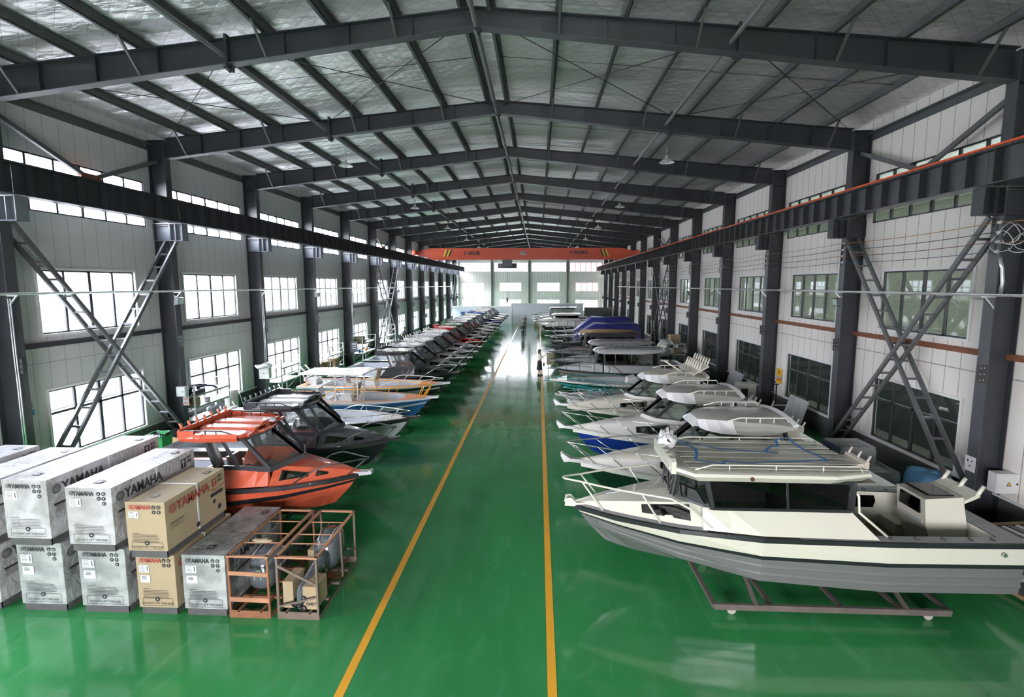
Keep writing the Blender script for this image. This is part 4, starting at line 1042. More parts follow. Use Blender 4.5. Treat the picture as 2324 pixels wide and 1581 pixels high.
for y in (-.5, -.25, 0, .25, .5): mb.box(-4.8, -2.4, y-.03, y+.03, z+1.03, z+1.05)
B.b(mb, 't_top', 'p_white', tf)
for y in (-.55, -.1, .35):
    mb = MB(); mb.tube([(-4.85, y, z+.98), (-5.05, y, z+1.2)], .032, 8); B.b(mb, 'rod_holder', 'p_white', tf)
mb = MB(); mb.tube([(-.2, q_*.12, 1.36) for q_ in (1,)]+[(.05, .12, 1.82), (.05, -.12, 1.82), (-.2, -.12, 1.36)], .018, 6); mb.tube([(-.3, .14, 1.36), (-.08, .14, 1.65), (-.08, -.14, 1.65), (-.3, -.14, 1.36)], .016, 6); B.b(mb, 'bow_hoop', 'rail_yellow')
mb = MB(); mb.prism([(-3.0, 1.3), (-2.9, 1.3), (-2.75, 1.85), (-2.85, 1.85)], 'xz', -.35, .25); B.b(mb, 'windscreen_cover', 'kraft')
B = open_boat('pale grey open boat with black lower hull and tan deck trim, beyond the blue boat', -4.2, 23.0, 1, ('p_black', 'p_black', 'p_pale', 'p_black', 'p_pale'), 'deck_orange', rh=.2, fr=(.24, .5, .66), rub='p_pale', zb=1.32, rail='p_white')
mb = MB(); mb.prism([(-3.0, 1.45), (-2.95, 1.45), (-2.8, 1.95), (-2.85, 1.95)], 'xz', -.35, .3); B.b(mb, 'windscreen_cover', 'kraft')
B = open_boat('small grey open boat with teal bow rail on the right', 1.0, 21.1, -1, ('p_silver', 'p_silver', 'p_silver', 'p_silver', 'p_lgrey'), 'p_lgrey', 'p_taupe', rail='p_teal', rh=.3, L=5.8, zb=1.25, tb=.72, group=RG, t0=.6, rub='p_lgrey', zk=.4)
B = open_boat('long white open boat with dark teal hull on the right', .85, 24.1, -1, ('p_dgreen', 'p_dgreen', 'p_teal', 'p_dgreen', 'p_white'), 'p_white', 'p_pale', rail='p_teal', rh=.12, L=6.6, zb=1.32, tb=.86, group=RG, t0=.5, rub='p_white')
B.bowdeck(.93, ['p_white', 'p_white', 'p_forest'], h0=.22, part='bow_cover', n=6)
# ---------- angular hardtop boats
def plate_boat(label, xb, y, d, hullc, stripe, topc, deckc, L=5.9, ribs=2, rod=7, zs=0., frame='tblack', rail='tblack', serr=True, group=LG, liner='liner', bot=None, hdeck=None, pil=1.0, wide=1.0, top2=None, full=True):
    B = Boat(label, xb, y, d, L=L, hb=1.06*wide, zk=.38, zc=.62, zg=1.32+zs, zb=1.42+zs, pal=(bot or hullc, hullc, stripe, hullc, stripe), fr=(.15, .42, .6), group=group, name='cuddy_boat')
    B.rub(stripe, .10, .02); B.cockpit(.52, .2, None, liner, 'p_pale' if full else liner, deckc, t0=.04)
    B.bowdeck(.71, [deckc, deckc, hdeck or deckc], h0=.34, nf=.58, crown=.04, p=.8, n=6, sd=.05)
    B.fwin(.10, .42, .25, .8, j=4, m='boat_glass_dark', skew=.14); B.fwin(.5, .64, .25, .7, j=4, m='boat_glass_dark', skew=.12)
    za = 1.74+zs; zt = 2.36+zs
    B.coaming(-3.0, -1.72, za, (.8, .8), deckc, slant=.3)
    B.house([(-2.78, .8, za), (-1.66, .8, za), (-1.26, .0, za+.06)], [(-3.0, .78, zt), (-2.25, .76, zt), (-2.0, 0, zt+.04)], frame, 'boat_glass', bw=.07, mull=(.35, .4), belt=.12, hdr=.05, ap=.28*pil)
    B.hardtop([(-1.98, 0), (-2.04, .3), (-2.3, .84), (-3.15, .92), (-3.52, .84), (-3.54, 0)], zt+.1, (topc, top2 or topc), th=.1, crown=.035, ribs=ribs, rim=rod, serrate=serr, lip=0)
    z = zt+.08
    for q in (1, -1):
        mb = MB(); mb.loft([[(x, q*y_*1.04, z-.09), (x+.01, q*y_*1.08, z+.0), (x, q*y_*1.05, z+.08)] for x, y_ in ((-3.54, .9), (-3.1, .93), (-2.3, .86))]); B.b(mb, 'roof_edge', topc, B.top[3])
    B.roofrails(.9, rail, .1, 3)
    B.bowrail(.79, .33, rail, over=.18, r=.016, ins=.04, st=(.96,), lean=.02)
    B.sprit('p_lgrey' if hullc != 'p_black' else 'p_black', .28, .18)
    B.console(-2.2, frame if full else liner, True, .6); B.seat(-2.9, .35, 'p_char'); B.seat(-2.9, -.35, 'p_char')
    return B
B = plate_boat('bright orange angular cuddy boat with black stripes, nearest boat of the left row', -4.02, 11.45, 1, 'p_orange', 'p_black', 'p_orange', 'p_orange', hdeck='p_orange', bot='p_orange', frame='p_char')
mb = MB(); mb.box(-3.2, -3.02, -1.0, -.92, 2.44, 2.53); B.b(mb, 'side_light', 'p_orange', B.top[3])
mb = MB()
for k in range(7): mb.tube([(-3.0+.1*k, .82, 1.2), (-3.02+.1*k, .84, 1.6), (-2.98+.1*k, .82, 2.25)], .006, 4)
B.b(mb, 'hanging_cables', 'label_white')
mb = MB(); mb.ell((0, 0, .03), (.14, .09, .05)); mb.v = [(x+.02*math.sin(40*y), y, z+.02*math.sin(50*x)) for x, y, z in mb.v]
tag(mb.build('rag', 'label_white', loc=(-6.15, 11.6, 2.54)), 'crumpled white rag lying on the orange boat hardtop', 'rag')
plate_boat('dark charcoal angular cuddy boat with ribbed hardtop toned for sheen, right behind the orange boat', -4.1, 14.1, 1, 'p_black', 'p_black', 'p_char', 'p_char', hdeck='p_char', top2='p_lgrey', frame='tblack')  # light grey ribs stand in for silvery reflection on the dark roof
# the row behind
rows = [
 (25.3, 'black angular cuddy boat with thick dark roof pillars beyond the tan decked open boat', 'p_black', 'p_black', 'p_black', 'p_black', 1.0),
 (27.9, 'dark grey cuddy boat with pale roof, second after the black one', 'p_char', 'p_black', 'p_lgrey', 'p_grey', .6),
 (30.6, 'grey cuddy boat with white tubular roof in the middle of the left row', 'p_grey', 'p_black', 'p_white', 'p_silver', .4),
 (33.3, 'silver cuddy boat with pale grey roof in the middle of the left row', 'p_silver', 'p_black', 'p_lgrey', 'p_silver', .4),
 (36.0, 'silver cuddy boat with white roof just before the red boat', 'p_silver', 'p_char', 'p_white', 'p_silver', .4),
 (39.3, 'cuddy boat with bright red roof and red deck in the left row', 'p_maroon', 'p_maroon', 'p_red', 'p_red', .4),
 (42.4, 'cuddy boat with green roof in the left row', 'p_black', 'p_black', 'p_green', 'p_taupe', .4),
 (45.4, 'dark boat with grey roof right behind the green roofed one', 'p_black', 'p_char', 'p_grey', 'p_taupe', .4),
 (48.5, 'boat with plain white roof and cream deck, far in the left row', 'p_white', 'p_black', 'p_white', 'p_cream', .4),
 (52.0, 'white roofed boat before the blue one, far left row', 'p_grey', 'p_char', 'p_white', 'p_white', .4),
 (56.2, 'white hardtop boat directly in front of the bright blue boat', 'p_silver', 'p_black', 'p_white', 'p_lgrey', .4),
 (60.5, 'boat with bright blue roof and blue deck near the end of the left row', 'p_royal', 'p_black', 'p_royal', 'p_royal', .4),
 (64.6, 'white boat behind the bright blue one at the far left', 'p_cream', 'p_black', 'p_white', 'p_cream', .4),
 (68.6, 'white roofed boat, second from the far left partition', 'p_maroon', 'p_black', 'p_white', 'p_white', .4),
 (72.6, 'last boat of the left row, white with grey glass, against the partition', 'p_white', 'p_black', 'p_lgrey', 'p_white', .4)]
for i, (y, lab, hc, st, tc_, dk, pil) in enumerate(rows):
    plate_boat(lab, -4.12, y, 1, hc, st, tc_, dk, ribs=2, rod=4 if i > 0 else 5, rail='steel_rail', frame='tblack', pil=pil, serr=False, top2='p_white')
for i, y in enumerate([11.4, 14.1, 16.85, 19.95, 23.0]+[r[0] for r in rows]):
    names = ['orange', 'charcoal', 'black striped open', 'blue open', 'tan decked open', 'black', 'dark grey', 'grey white-roofed', 'silver grey-roofed', 'silver white-roofed', 'red', 'green-roofed', 'dark grey-roofed', 'cream decked', 'white roofed far', 'white hardtop', 'bright blue', 'cream far', 'second-last', 'last']
    cradle(-7.0, y, 3.6, .42, 'low steel cradle under the %s boat of the left row' % names[i])
# ---------- right row, enclosed cabin boats
def cabin_boat(label, y, hullc, topc, deckc, zt=2.36, L=7., rail='tblack', rods=0, stripe='p_black', xb=.95, gm='boat_glass_dark', rackc=None, x0=-1.95, x1=-5.3):
    B = Boat(label, xb, y, -1, L=L, hb=1.12, zk=.35, zc=.6, zg=1.3, zb=1.4, pal=(stripe, hullc, stripe, hullc, stripe), fr=(.14, .5, .6), group=RG, name='cabin_boat')
    B.rub(stripe, .08, .03); B.cockpit(.24, .18, None, 'liner', 'liner', deckc, t0=.04)
    B.bowdeck(.68, [deckc, deckc, deckc], h0=.38, nf=.66, crown=.05, n=6, sd=.14)
    B.coaming(x1+.3, -2.3, 1.7, (.88, .86), deckc, slant=.3)
    zz = zt-.14
    B.house([(x1+.35, .88, 1.72), (-2.35, .88, 1.72), (-1.95, .45, 1.74)], [(x1+.3, .84, zz), (-2.3, .84, zz), (-2.05, .45, zz)], 'p_black', gm, bw=.07, mull=(.2, .5, .8), belt=.05)
    B.cambertop([(x0-.02, .55, .68, .14), (x0-.1, .68, .84, .16), (x0-.4, .74, .95, .18), (x1+1.2, .8, .98, .18), (x1+.4, .84, .95, .12), (x1, .86, .88, .03)], zt+.04, (topc, topc), crown=.07, tail=False, nose=.12, vis=2)
    B.roofrails(.8, rail, .08, 4)
    if rods:
        for k in range(rods):
            yy = -.75+1.5*k/(rods-1); mb = MB(); mb.tube([(x1+.1, yy, zt+.05), (x1-.05, yy, zt+.3)], .026, 6); B.b(mb, 'rod_holder', 'p_white', B.top[3])
    B.bowrail(.55, .48, rail, over=.3, r=.016, ins=.04, st=(.64, .74, .84, .93), lean=-.05, low=.24)
    B.sprit('p_black', .3, .18)
    return B
cabin_boat('taupe cabin boat with long pale grey roof, right side beyond the teal open boat', 26.9, 'p_taupe', 'p_lgrey', 'p_lgrey', zt=2.42, rods=7)
cabin_boat('black cabin boat with dark roof rails behind the taupe roofed one', 29.8, 'p_black', 'p_silver', 'p_silver', zt=2.5)
cabin_boat('black cabin boat with brown wrapped roof on the right', 33.6, 'p_black', 'p_char', 'p_grey', zt=2.6)
B = cabin_boat('black sport boat with low dark bow just before the blue tarpaulin', 37.2, 'p_black', 'p_char', 'p_black', zt=2.25)
mb = MB(); mb.tube([(2.6, 33.2, 2.72), (3.6, 33.0, 2.74), (5.2, 33.3, 2.74), (5.9, 33.7, 2.72)], .09, 10); mb.tube([(2.8, 33.9, 2.72), (4.4, 34.1, 2.74), (5.8, 34.0, 2.72)], .08, 10)
tag(mb.build('wrapped_bundle', 'kraft_dark'), 'long brown wrapped bundles lying on the roof of a black cabin boat', 'bundle')
# boat under tarpaulin
def tarp_boat(label, tl, y, x_b, zt, xa, xe):
    B = Boat(label, x_b, y, -1, L=7.4, hb=1.15, zk=.35, zc=.6, zg=1.3, zb=1.4, pal=('p_black',)*5, group=RG, name='covered_boat')
    B.bowdeck(.6, ['p_silver', 'p_silver', 'p_lgrey'], h0=.2, n=6); B.bowrail(.55, .45, 'steel_rail', over=.3, r=.016, st=(.65, .78, .9)); B.sprit('p_black')
    B.cockpit(.58, .15, None)
    mb = MB(); xs = [(0, 1.34, .95), (.7, 1.34+(zt-1.34)*.38, 1.1), (1.4, 1.34+(zt-1.34)*.78, 1.16), (1.85, zt, 1.18), (3.2, zt-.04, 1.2), (4.6, zt+.02, 1.2), (5.3, zt-.05, 1.2), (5.45, zt-.5, 1.15), (5.6, .9, 1.2)]
    rings = []
    rnd = random.Random(int(y))
    for i, (dx, zc_, w) in enumerate(xs):
        x = xa+dx; r = []
        for j in range(17):
            f = j/16*2-1; side = abs(f)
            if side < .55: yy = w*.86*f/.55; z = zc_-.05*side+rnd.uniform(-.03, .03)
            else: u = (side-.55)/.45; yy = math.copysign(w*.86+.14*u, f)+rnd.uniform(-.04, .04); z = zc_-(zc_-.85)*u
            r.append((x+rnd.uniform(-.05, .05), y+yy, max(.8, z)))
        rings.append(r)
    mb.loft(rings, smooth=True)
    tag(mb.build('tarpaulin', 'tarp_blue'), tl, 'tarpaulin')
tarp_boat('boat hidden under the nearer dark blue tarpaulin', 'crumpled dark blue tarpaulin, the nearer and lower of two covering boats', 44.2, .9, 2.5, 2.8, 8.)
tarp_boat('boat hidden under the farther dark blue tarpaulin', 'crumpled dark blue tarpaulin, the farther and higher of two covering boats', 48.6, 1.0, 2.75, 3.0, 8.)
B = open_boat('low open black boat on a stand just before the tarpaulins', .9, 40.6, -1, ('p_black',)*4+('p_black',), 'p_silver', 'p_char', rh=.3, group=RG, rub='p_black', cons=False)
B = Boat('black hulled boat under a white ribbed canopy at the far right', 0.3, 55.5, -1, L=7.6, hb=1.2, zg=1.35, zb=1.42, pal=('p_black',)*5, group=RG, name='covered_boat')
B.cockpit(.6, .15)
mb = MB(); rr = []
for i in range(9):
    t = .1+.88*i/8; x, y_, z = B.pt('G', t); h = .62*math.sin(PI*min(1, (1-t)*1.25)/1.1)
    rr.append([(x, -y_, z), (x, -y_*.5, z+h*.7), (x, 0, z+h), (x, y_*.5, z+h*.7), (x, y_, z)])
mb.loft(rr); B.b(mb, 'canopy', 'p_white')
mb = MB()
for r in rr[1:-1]: mb.tube([(a, b, c+.012) for a, b, c in r], .018, 5)
B.b(mb, 'canopy_seam', 'p_grey'); B.sprit('p_black')
cabin_boat('dark cabin boat with tall windows against the far partition on the right', 67.5, 'p_black', 'p_char', 'p_silver', zt=2.75, xb=-.5, gm='boat_glass')
cabin_boat('white cabin boat with grey rails, second from the far partition on the right', 63.2, 'p_white', 'p_white', 'p_white', zt=2.2, xb=-.3, rail='steel_rail')
B = open_boat('small white open boat with low bow before the white canopy', .2, 59.4, -1, ('p_white',)*5, 'p_white', rh=.2, group=RG, rub='p_white', cons=False)
cabin_boat('white walkaround boat at the very end of the right row', 71.6, 'p_white', 'p_white', 'p_white', zt=2.5, xb=-.4, rail='steel_rail', gm='boat_glass')
for i, (y, n) in enumerate(((21.1, 'small grey open'), (24.1, 'long white open'), (26.9, 'taupe roofed cabin'), (29.8, 'first black cabin'), (33.6, 'brown-wrapped black'), (37.2, 'black sport'), (40.6, 'low black open'), (44.2, 'nearer tarpaulin covered'), (48.6, 'farther tarpaulin covered'), (55.5, 'white canopied'), (59.4, 'small white open'), (63.2, 'white cabin'), (67.5, 'tall windowed dark'), (71.6, 'last white'))):
    cradle(4.4, y, 4.0, .42, 'low steel cradle under the %s boat of the right row' % n)
# ================================================================ outboard engine crates
def disc(mb, M, u, v, r, m=0, n=16, w=0.):
    P = [M @ Vector((u+r*math.cos(2*PI*i/n), v+r*math.sin(2*PI*i/n), w)) for i in range(n)]; mb.face(P, m)
def rect(mb, M, u0, u1, v0, v1, m=0, w=0.): mb.face([M @ Vector(p) for p in ((u0, v0, w), (u1, v0, w), (u1, v1, w), (u0, v1, w))], m)
def roundel(mb, M, u, v, r, m, bgm):
    disc(mb, M, u, v, r, m, 24); disc(mb, M, u, v, r*.88, bgm, 24, .0008); disc(mb, M, u, v, r*.8, m, 24, .0016)
    for k in range(3):
        a = PI/2+k*2*PI/3; c, s_ = math.cos(a), math.sin(a)
        for o in (-.16, 0, .16):
            for sg in (1, -1):
                p0 = (u-s_*o*r+c*.1*r*sg, v+c*o*r+s_*.1*r*sg); p1 = (u-s_*o*r+c*.68*r*sg, v+c*o*r+s_*.68*r*sg); w = .035*r
                mb.face([M @ Vector((p0[0]-s_*w, p0[1]+c*w, .0024)), M @ Vector((p0[0]+s_*w, p0[1]-c*w, .0024)), M @ Vector((p1[0]+s_*w, p1[1]-c*w, .0024)), M @ Vector((p1[0]-s_*w, p1[1]+c*w, .0024))], bgm)
def icons(mb, M, u, v, r, m, bgm, n=5, gap=2.5):
    for k, (i, j) in enumerate(((0, 0), (1, 0), (0, 1), (1, 1), (1, 2))[:n]):
        a, b = u+i*gap*r, v-j*gap*r; disc(mb, M, a, b, r, m)
        if k == 0: disc(mb, M, a, b-.15*r, .45*r, bgm, 5, .001)
        elif k == 1:
            for q in (-.4, 0, .4): rect(mb, M, a+q*r-.1*r, a+q*r+.1*r, b-.5*r, b+.5*r, bgm, .001)
        elif k == 2: disc(mb, M, a, b, .5*r, bgm, 3, .001)
        elif k == 3: rect(mb, M, a-.12*r, a+.12*r, b-.6*r, b+.1*r, bgm, .001); disc(mb, M, a, b+.2*r, .35*r, bgm, 6, .001)
        else: disc(mb, M, a, b, .6*r, bgm, 3, .001)
def lines(mb, M, u0, u1, v, n, dv, m, seed=1, w=.0, th=.0028):
    rnd = random.Random(seed)
    for k in range(n): rect(mb, M, u0, u0+(u1-u0)*rnd.uniform(.75, 1), v-k*dv-th, v-k*dv+th, m, w)
def crate(x0, x1, y0, y1, z0, z1, kind, label, group='outboard engine boxes'):
    t = thing('engine_box', label, 'box', ((x0+x1)/2, (y0+y1)/2, z0), 0, group)
    W, D, Hh = x1-x0, y1-y0, z1-z0; pal = .13; body = {'wrap': 'wrap', 'dim': 'wrap_dim', 'kraft': 'kraft'}[kind]; ink = 'ink' if kind != 'kraft' else 'ink_red'
    mb = MB(); mb.box(-W/2+.03, W/2-.03, -D/2+.03, D/2-.03, 0, .02); 
    for q in (-1, 1): mb.box(q*(W/2-.05)-.02, q*(W/2-.05)+.02, -D/2+.02, D/2-.02, .02, pal)
    for q in (-1, 1): mb.box(-W/2+.03, W/2-.03, q*(D/2-.03)-.012, q*(D/2-.03)+.012, .0, pal)
    mb.build('pallet', 'pallet_steel', t)
    # slightly bulging wrapped body
    nx, ny, nz = 5, 9, 5; rnd = random.Random(int(x0*100+z0*7)); j = .007 if kind != 'kraft' else .001
    mb = MB(); r = lambda: rnd.uniform(-j, j)
    def P(u, v, w): return (-W/2+W*u, -D/2+D*v, pal+(Hh-pal)*w)
    for (A, n1, n2, fn) in (('f', nx, nz, lambda a, b: P(a, 0, b)), ('b', nx, nz, lambda a, b: P(1-a, 1, b)), ('r', ny, nz, lambda a, b: P(1, a, b)), ('l', ny, nz, lambda a, b: P(0, 1-a, b)), ('t', nx, ny, lambda a, b: P(a, b, 1)), ('u', nx, ny, lambda a, b: P(1-a, b, 0))):
        nr = {'f': (0, -1, 0), 'b': (0, 1, 0), 'r': (1, 0, 0), 'l': (-1, 0, 0), 't': (0, 0, 1), 'u': (0, 0, -1)}[A]
        g = []
        for bb in range(n2+1):
            row = []
            for aa in range(n1+1):
                edge = aa in (0, n1) or bb in (0, n2); d = 0 if edge else r()
                p = fn(aa/n1, bb/n2); row.append(tuple(c+k*d for c, k in zip(p, nr)))
            g.append(row)
        mb.loft(g, 0, smooth=False)
    b = mb.build('carton', body, t)
    inkm = [ink, 'ink', body, 'label_white']
    mb = MB(); k = W/.75; h = (Hh-pal)/1.0
    M = face_matrix((-W/2, -D/2-.010, pal), (1, 0, 0), (0, 0, 1))
    roundel(mb, M, .10*k, .90*h, .035, 0, 2); 
    MT = face_matrix((-W/2+.30*k, -D/2-.011, pal+.895*h), (1, 0, 0), (0, 0, 1)); add_text(mb, 'YAMAHA', .105, MT, 0, .004, .82)
    icons(mb, M, .545*k, .90*h, .034, 1, 2, 4 if kind == 'kraft' else 5)
    rect(mb, M, .06*k, .25*k, .67*h, .81*h, 3, .0005); lines(mb, M, .075*k, .18*k, .79*h, 5, .024, 1, 3, .001); rect(mb, M, .21*k, .225*k, .7*h, .79*h, 1, .001)
    if kind == 'kraft' and z0 < 1 or kind == 'dim': rect(mb, M, .07*k, .26*k, .48*h, .62*h, 3, .0005); lines(mb, M, .1*k, .2*k, .59*h, 3, .022, 1, 8, .001, .005)
    lines(mb, M, .1*k, .25*k, .36*h, 1, .02, 1, 5); lines(mb, M, .1*k, .62*k, .33*h, 6, .026, 1, 5)
    for a in ((.08, .67, .175, .18), (.08, .67, .035, .04), (.08, .085, .035, .18), (.665, .67, .035, .18)): rect(mb, M, a[0]*k, a[1]*k, a[2]*h, a[3]*h, 1)
    disc(mb, M, .37*k, .165*h, .042, 1, 16, .001); disc(mb, M, .37*k, .165*h, .018, 2, 4, .002)
    add_text(mb, 'DO NOT LIFT THIS END', .052, face_matrix((-W/2+.375*k, -D/2-.011, pal+.08*h), (1, 0, 0), (0, 0, 1)), 1, 0, 1.0)
    mb.build('front_print', inkm, t)
    mb = MB(); M = face_matrix((W/2+.010, -D/2, pal), (0, 1, 0), (0, 0, 1))
    roundel(mb, M, .17, .80*h, .085, 0, 2)
    add_text(mb, 'YAMAHA', .24, face_matrix((W/2+.011, -D/2+.72, pal+.79*h), (0, 1, 0), (0, 0, 1)), 0, .006, .9)
    if kind != 'kraft':
        rect(mb, M, .1, .75, .52*h, .56*h, 1); lines(mb, M, .12, .72, .5*h, 5, .024, 1, 4)
    else:
        rect(mb, M, .1, .45, .5*h, .515*h, 1); lines(mb, M, .1, .5, .47*h, 3, .03, 1, 4); rect(mb, M, 1.2, 1.58, .5*h, .58*h, 1); disc(mb, M, .8, .12*h, .05, 1); disc(mb, M, 1.45, .2*h, .05, 1); disc(mb, M, 1.3, .38*h, .045, 1, 5)
    uu = D-.42; rect(mb, M, uu, uu+.14, .72*h, .9*h, 0); disc(mb, M, uu+.07, .84*h, .04, 2, 8, .001); rect(mb, M, uu+.055, uu+.085, .74*h, .83*h, 2, .001)
    add_text(mb, 'Outboard motor', .062, face_matrix((W/2+.011, -D/2+uu+.16, pal+.66*h), (0, 1, 0), (0, 0, 1)), 0, 0, 1.0); lines(mb, M, uu, uu+.3, .62*h, 1, .02, 0)
    icons(mb, M, uu+.21, .89*h, .032, 1, 2, 4, 2.4)
    mb.build('side_print', inkm, t)
    mb = MB(); M = face_matrix((-W/2, -D/2, Hh+.009), (1, 0, 0), (0, 1, 0))
    rect(mb, M, .3*k, .42*k, .2, .34, 1); disc(mb, M, .36*k, .27, .04, 2, 5, .001); lines(mb, M, .1*k, .2*k, .6, 4, .05, 1, 3); rect(mb, M, .5*k, .62*k, D-.35, D-.2, 1); disc(mb, M, .56*k, D-.27, .04, 2, 5, .001); lines(mb, M, .3*k, .5*k, D-.5, 6, .03, 1, 6)
    mb.build('top_print', inkm, t)
    if kind == 'kraft' or z0 > 1:
        mb = MB(); mb.box(-W/2-.004, W/2+.004, -.02, .02, Hh, Hh+.006); mb.box(W/2, W/2+.006, -.02, .02, pal, Hh); mb.build('strap', 'label_white', t)
    return t
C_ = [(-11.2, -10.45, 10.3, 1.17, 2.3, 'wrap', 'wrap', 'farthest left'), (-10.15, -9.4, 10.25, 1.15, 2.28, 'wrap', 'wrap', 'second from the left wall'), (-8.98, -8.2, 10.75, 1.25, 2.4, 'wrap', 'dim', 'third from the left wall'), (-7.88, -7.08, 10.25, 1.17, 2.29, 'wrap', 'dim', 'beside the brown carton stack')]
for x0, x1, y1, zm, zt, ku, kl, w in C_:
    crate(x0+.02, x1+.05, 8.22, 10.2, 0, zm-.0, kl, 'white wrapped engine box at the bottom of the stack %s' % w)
    crate(x0, x1, 8.12, y1, zm, zt, ku, 'white wrapped engine box, on top of the stack %s' % w)
crate(-6.84, -6.16, 8.22, 9.9, 0, 1.08, 'kraft', 'brown cardboard engine carton on the floor, under another brown one')
crate(-6.86, -6.18, 8.12, 9.8, 1.08, 2.06, 'kraft', 'brown cardboard engine carton on top of another brown one')
crate(-6.03, -5.28, 8.22, 10.2, 0, 1.1, 'dim', 'single white wrapped engine box beside the rusty frames, nothing on top')
# ---- rusty steel crate frames with engines inside
def engine(label, x, y, L, col, rz):
    t = thing('outboard_engine', label, 'engine', (x, y, .17), rz, 'bare outboard engines in frames')
    def ringy(yv, cx, cz, w, h, n=16): return [(cx+w*math.copysign(abs(math.cos(a))**.75, math.cos(a)), yv, cz+h*math.copysign(abs(math.sin(a))**.75, math.sin(a))) for a in [2*PI*i/n for i in range(n)]]
    mb = MB(); mb.loft([ringy(*a) for a in ((-.36, 0, .42, .06, .1), (-.33, 0, .42, .17, .25), (-.2, 0, .42, .23, .34), (.05, 0, .42, .24, .37), (.28, 0, .41, .22, .34), (.38, 0, .4, .17, .26), (.42, 0, .4, .1, .15))], closed=True, smooth=True, cap0=True, cap1=True)
    c = mb.build('cowl', col, t)
    mb = MB(); 
    for q in (1, -1): mb.tube([(q*.05, -.365, .35), (q*.12, -.25, .77-.02), (q*.13, .1, .795), (q*.1, .35, .7)], .008, 5)
    mb.build('cowl_stripe', 'label_white', c)
    mb = MB(); mb.tube([(.04, -.37, .5), (.04, -.385, .5)], .05, 16); mb.build('badge', 'galv', c)
    put_text('YAMAHA', .1, 'label_white', c, face_matrix((.246, 0, .45), (0, 1, 0), (0, 0, 1)), .002)
    mb = MB(); mb.loft([ringy(*a) for a in ((.38, 0, .38, .15, .2), (.6, 0, .34, .1, .14), (1.1, 0, .3, .07, .12), (1.3, 0, .26, .05, .14), (1.42, 0, .2, .03, .18))], closed=True, smooth=True, cap0=True, cap1=True); mb.box(-.12, .12, .45, .62, .1, .4); mb.build('midsection', 'cowl_grey', t)
    mb = MB(); mb.ell((0, 1.36, .08), (.05, .1, .05)); 
    for k in range(3):
        a = 2*PI*k/3; mb.ell((.1*math.cos(a), 1.38, .08+.1*math.sin(a)), (.06, .02, .06), 10, 6)
    mb.build('propeller', 'black', t)
    return t
def frame_crate(x0, x1, label, col, diag):
    y0, y1, zt = 8.2, 10.08, 1.1
    t = thing('steel_crate_frame', label, 'frame', ((x0+x1)/2, (y0+y1)/2, 0), 0, 'open steel crate frames')
    W, D = (x1-x0)/2, (y1-y0)/2; s_ = .035
    mb = MB(); mb.box(-W, W, -D, -D+.012, 0, .13); mb.box(-W, W, D-.012, D, 0, .13)
    for q in (-1, 1): mb.box(q*W-.006, q*W+.006, -D, D, 0, .06)
    for yv in (-.5, 0, .45): mb.box(-W, W, yv-.03, yv+.03, .10, .14)
    for q in (-1, 1): mb.beam((q*.2, -D, .12), (q*.2, D, .12), .04, .03)
    mb.build('base', col if diag else 'rust', t)
    for q in (-1, 1):
        for r in (-1, 1):
            mb = MB(); mb.beam((q*(W-.02), r*(D-.02), .13), (q*(W-.02), r*(D-.02), zt-.02), s_, s_, up=(0, 1, 0)); mb.build('upright', col, t)
    for q in (-1, 1):
        mb = MB(); mb.beam((q*(W-.02), -D, zt), (q*(W-.02), D, zt), .05, .03); mb.build('top_rail', 'rust_bright', t)
        mb = MB(); mb.beam((-W, q*(D-.02), zt), (W, q*(D-.02), zt), .05, .03); mb.build('top_rail', 'rust_bright', t)
    for yv in (-.45, -.1, .4):
        mb = MB(); mb.tube([(-W+.03, yv, zt), (W-.03, yv+.02, zt)], .012, 6); mb.build('tie_rod', 'rust_bright', t)
    if diag: L_ = (((-W+.03, -D+.01, .95), (W-.03, -D+.01, .62), .02, .045), ((-W+.03, -D+.01, .22), (W-.03, -D+.01, .4), .02, .03), ((W-.03, .25, .1), (W-.03, .2, zt), .03, .03), ((W-.02, D-.02, .3), (W-.02, .55, .5), .03, .03))
    else: L_ = (((-W+.02, -D+.01, .8), (W-.02, -D+.01, .78), .02, .07), ((-W+.02, -D+.01, .33), (W-.02, -D+.01, .32), .02, .08))
    for q in L_: MB().beam(*q).build('cross_bar', 'rust_bright' if not diag else col, t)
    return t
mat('frame_brown', (.16, .12, .095), .6, .2, var=.4, vscale=6); mat('rust_bright', (.36, .18, .1), .65, var=.35, vscale=6); mat('cowl_grey', (.13, .15, .17), .18, .3, coat=.8)
frame_crate(-5.24, -4.52, 'rusty brown open steel crate frame, the one next to the white box', 'rust', 0)
frame_crate(-4.40, -3.68, 'open steel crate frame nearest the aisle, with a slanting front bar', 'frame_brown', 1)
e1 = engine('grey outboard engine lying in the left rusty frame', -4.88, 8.85, 1, 'cowl_grey', 0)
e2 = engine('grey outboard engine lying in the frame nearest the aisle', -4.02, 9.62, 1, 'cowl_grey', PI)
def carton(label, x0, x1, y0, y1, z0, z1, m='kraft', group='loose cardboard boxes', rz=0, name='cardboard_box', cat='box', tape=True):
    t = thing(name, label, cat, ((x0+x1)/2, (y0+y1)/2, z0), rz, group); W, D, h = (x1-x0)/2, (y1-y0)/2, z1-z0
    mb = MB(); mb.box(-W, W, -D, D, 0, h); mb.build('carton', m, t, bevel=.006)
    if tape:
        mb = MB(); mb.box(-.03, .03, -D-.002, D+.002, h-.1, h+.002); mb.build('tape', 'kraft_dark', t)
    return t
carton('tall narrow brown carton standing inside the frame nearest the aisle', -4.34, -4.16, 8.3, 8.75, .14, .62)
c = carton('low brown carton lying inside the frame nearest the aisle', -3.98, -3.74, 8.27, 8.72, .14, .55)
put_text('OMET', .07, 'ink', c, face_matrix((.02, -.228, .1), (1, 0, 0), (0, 0, 1)), .003)
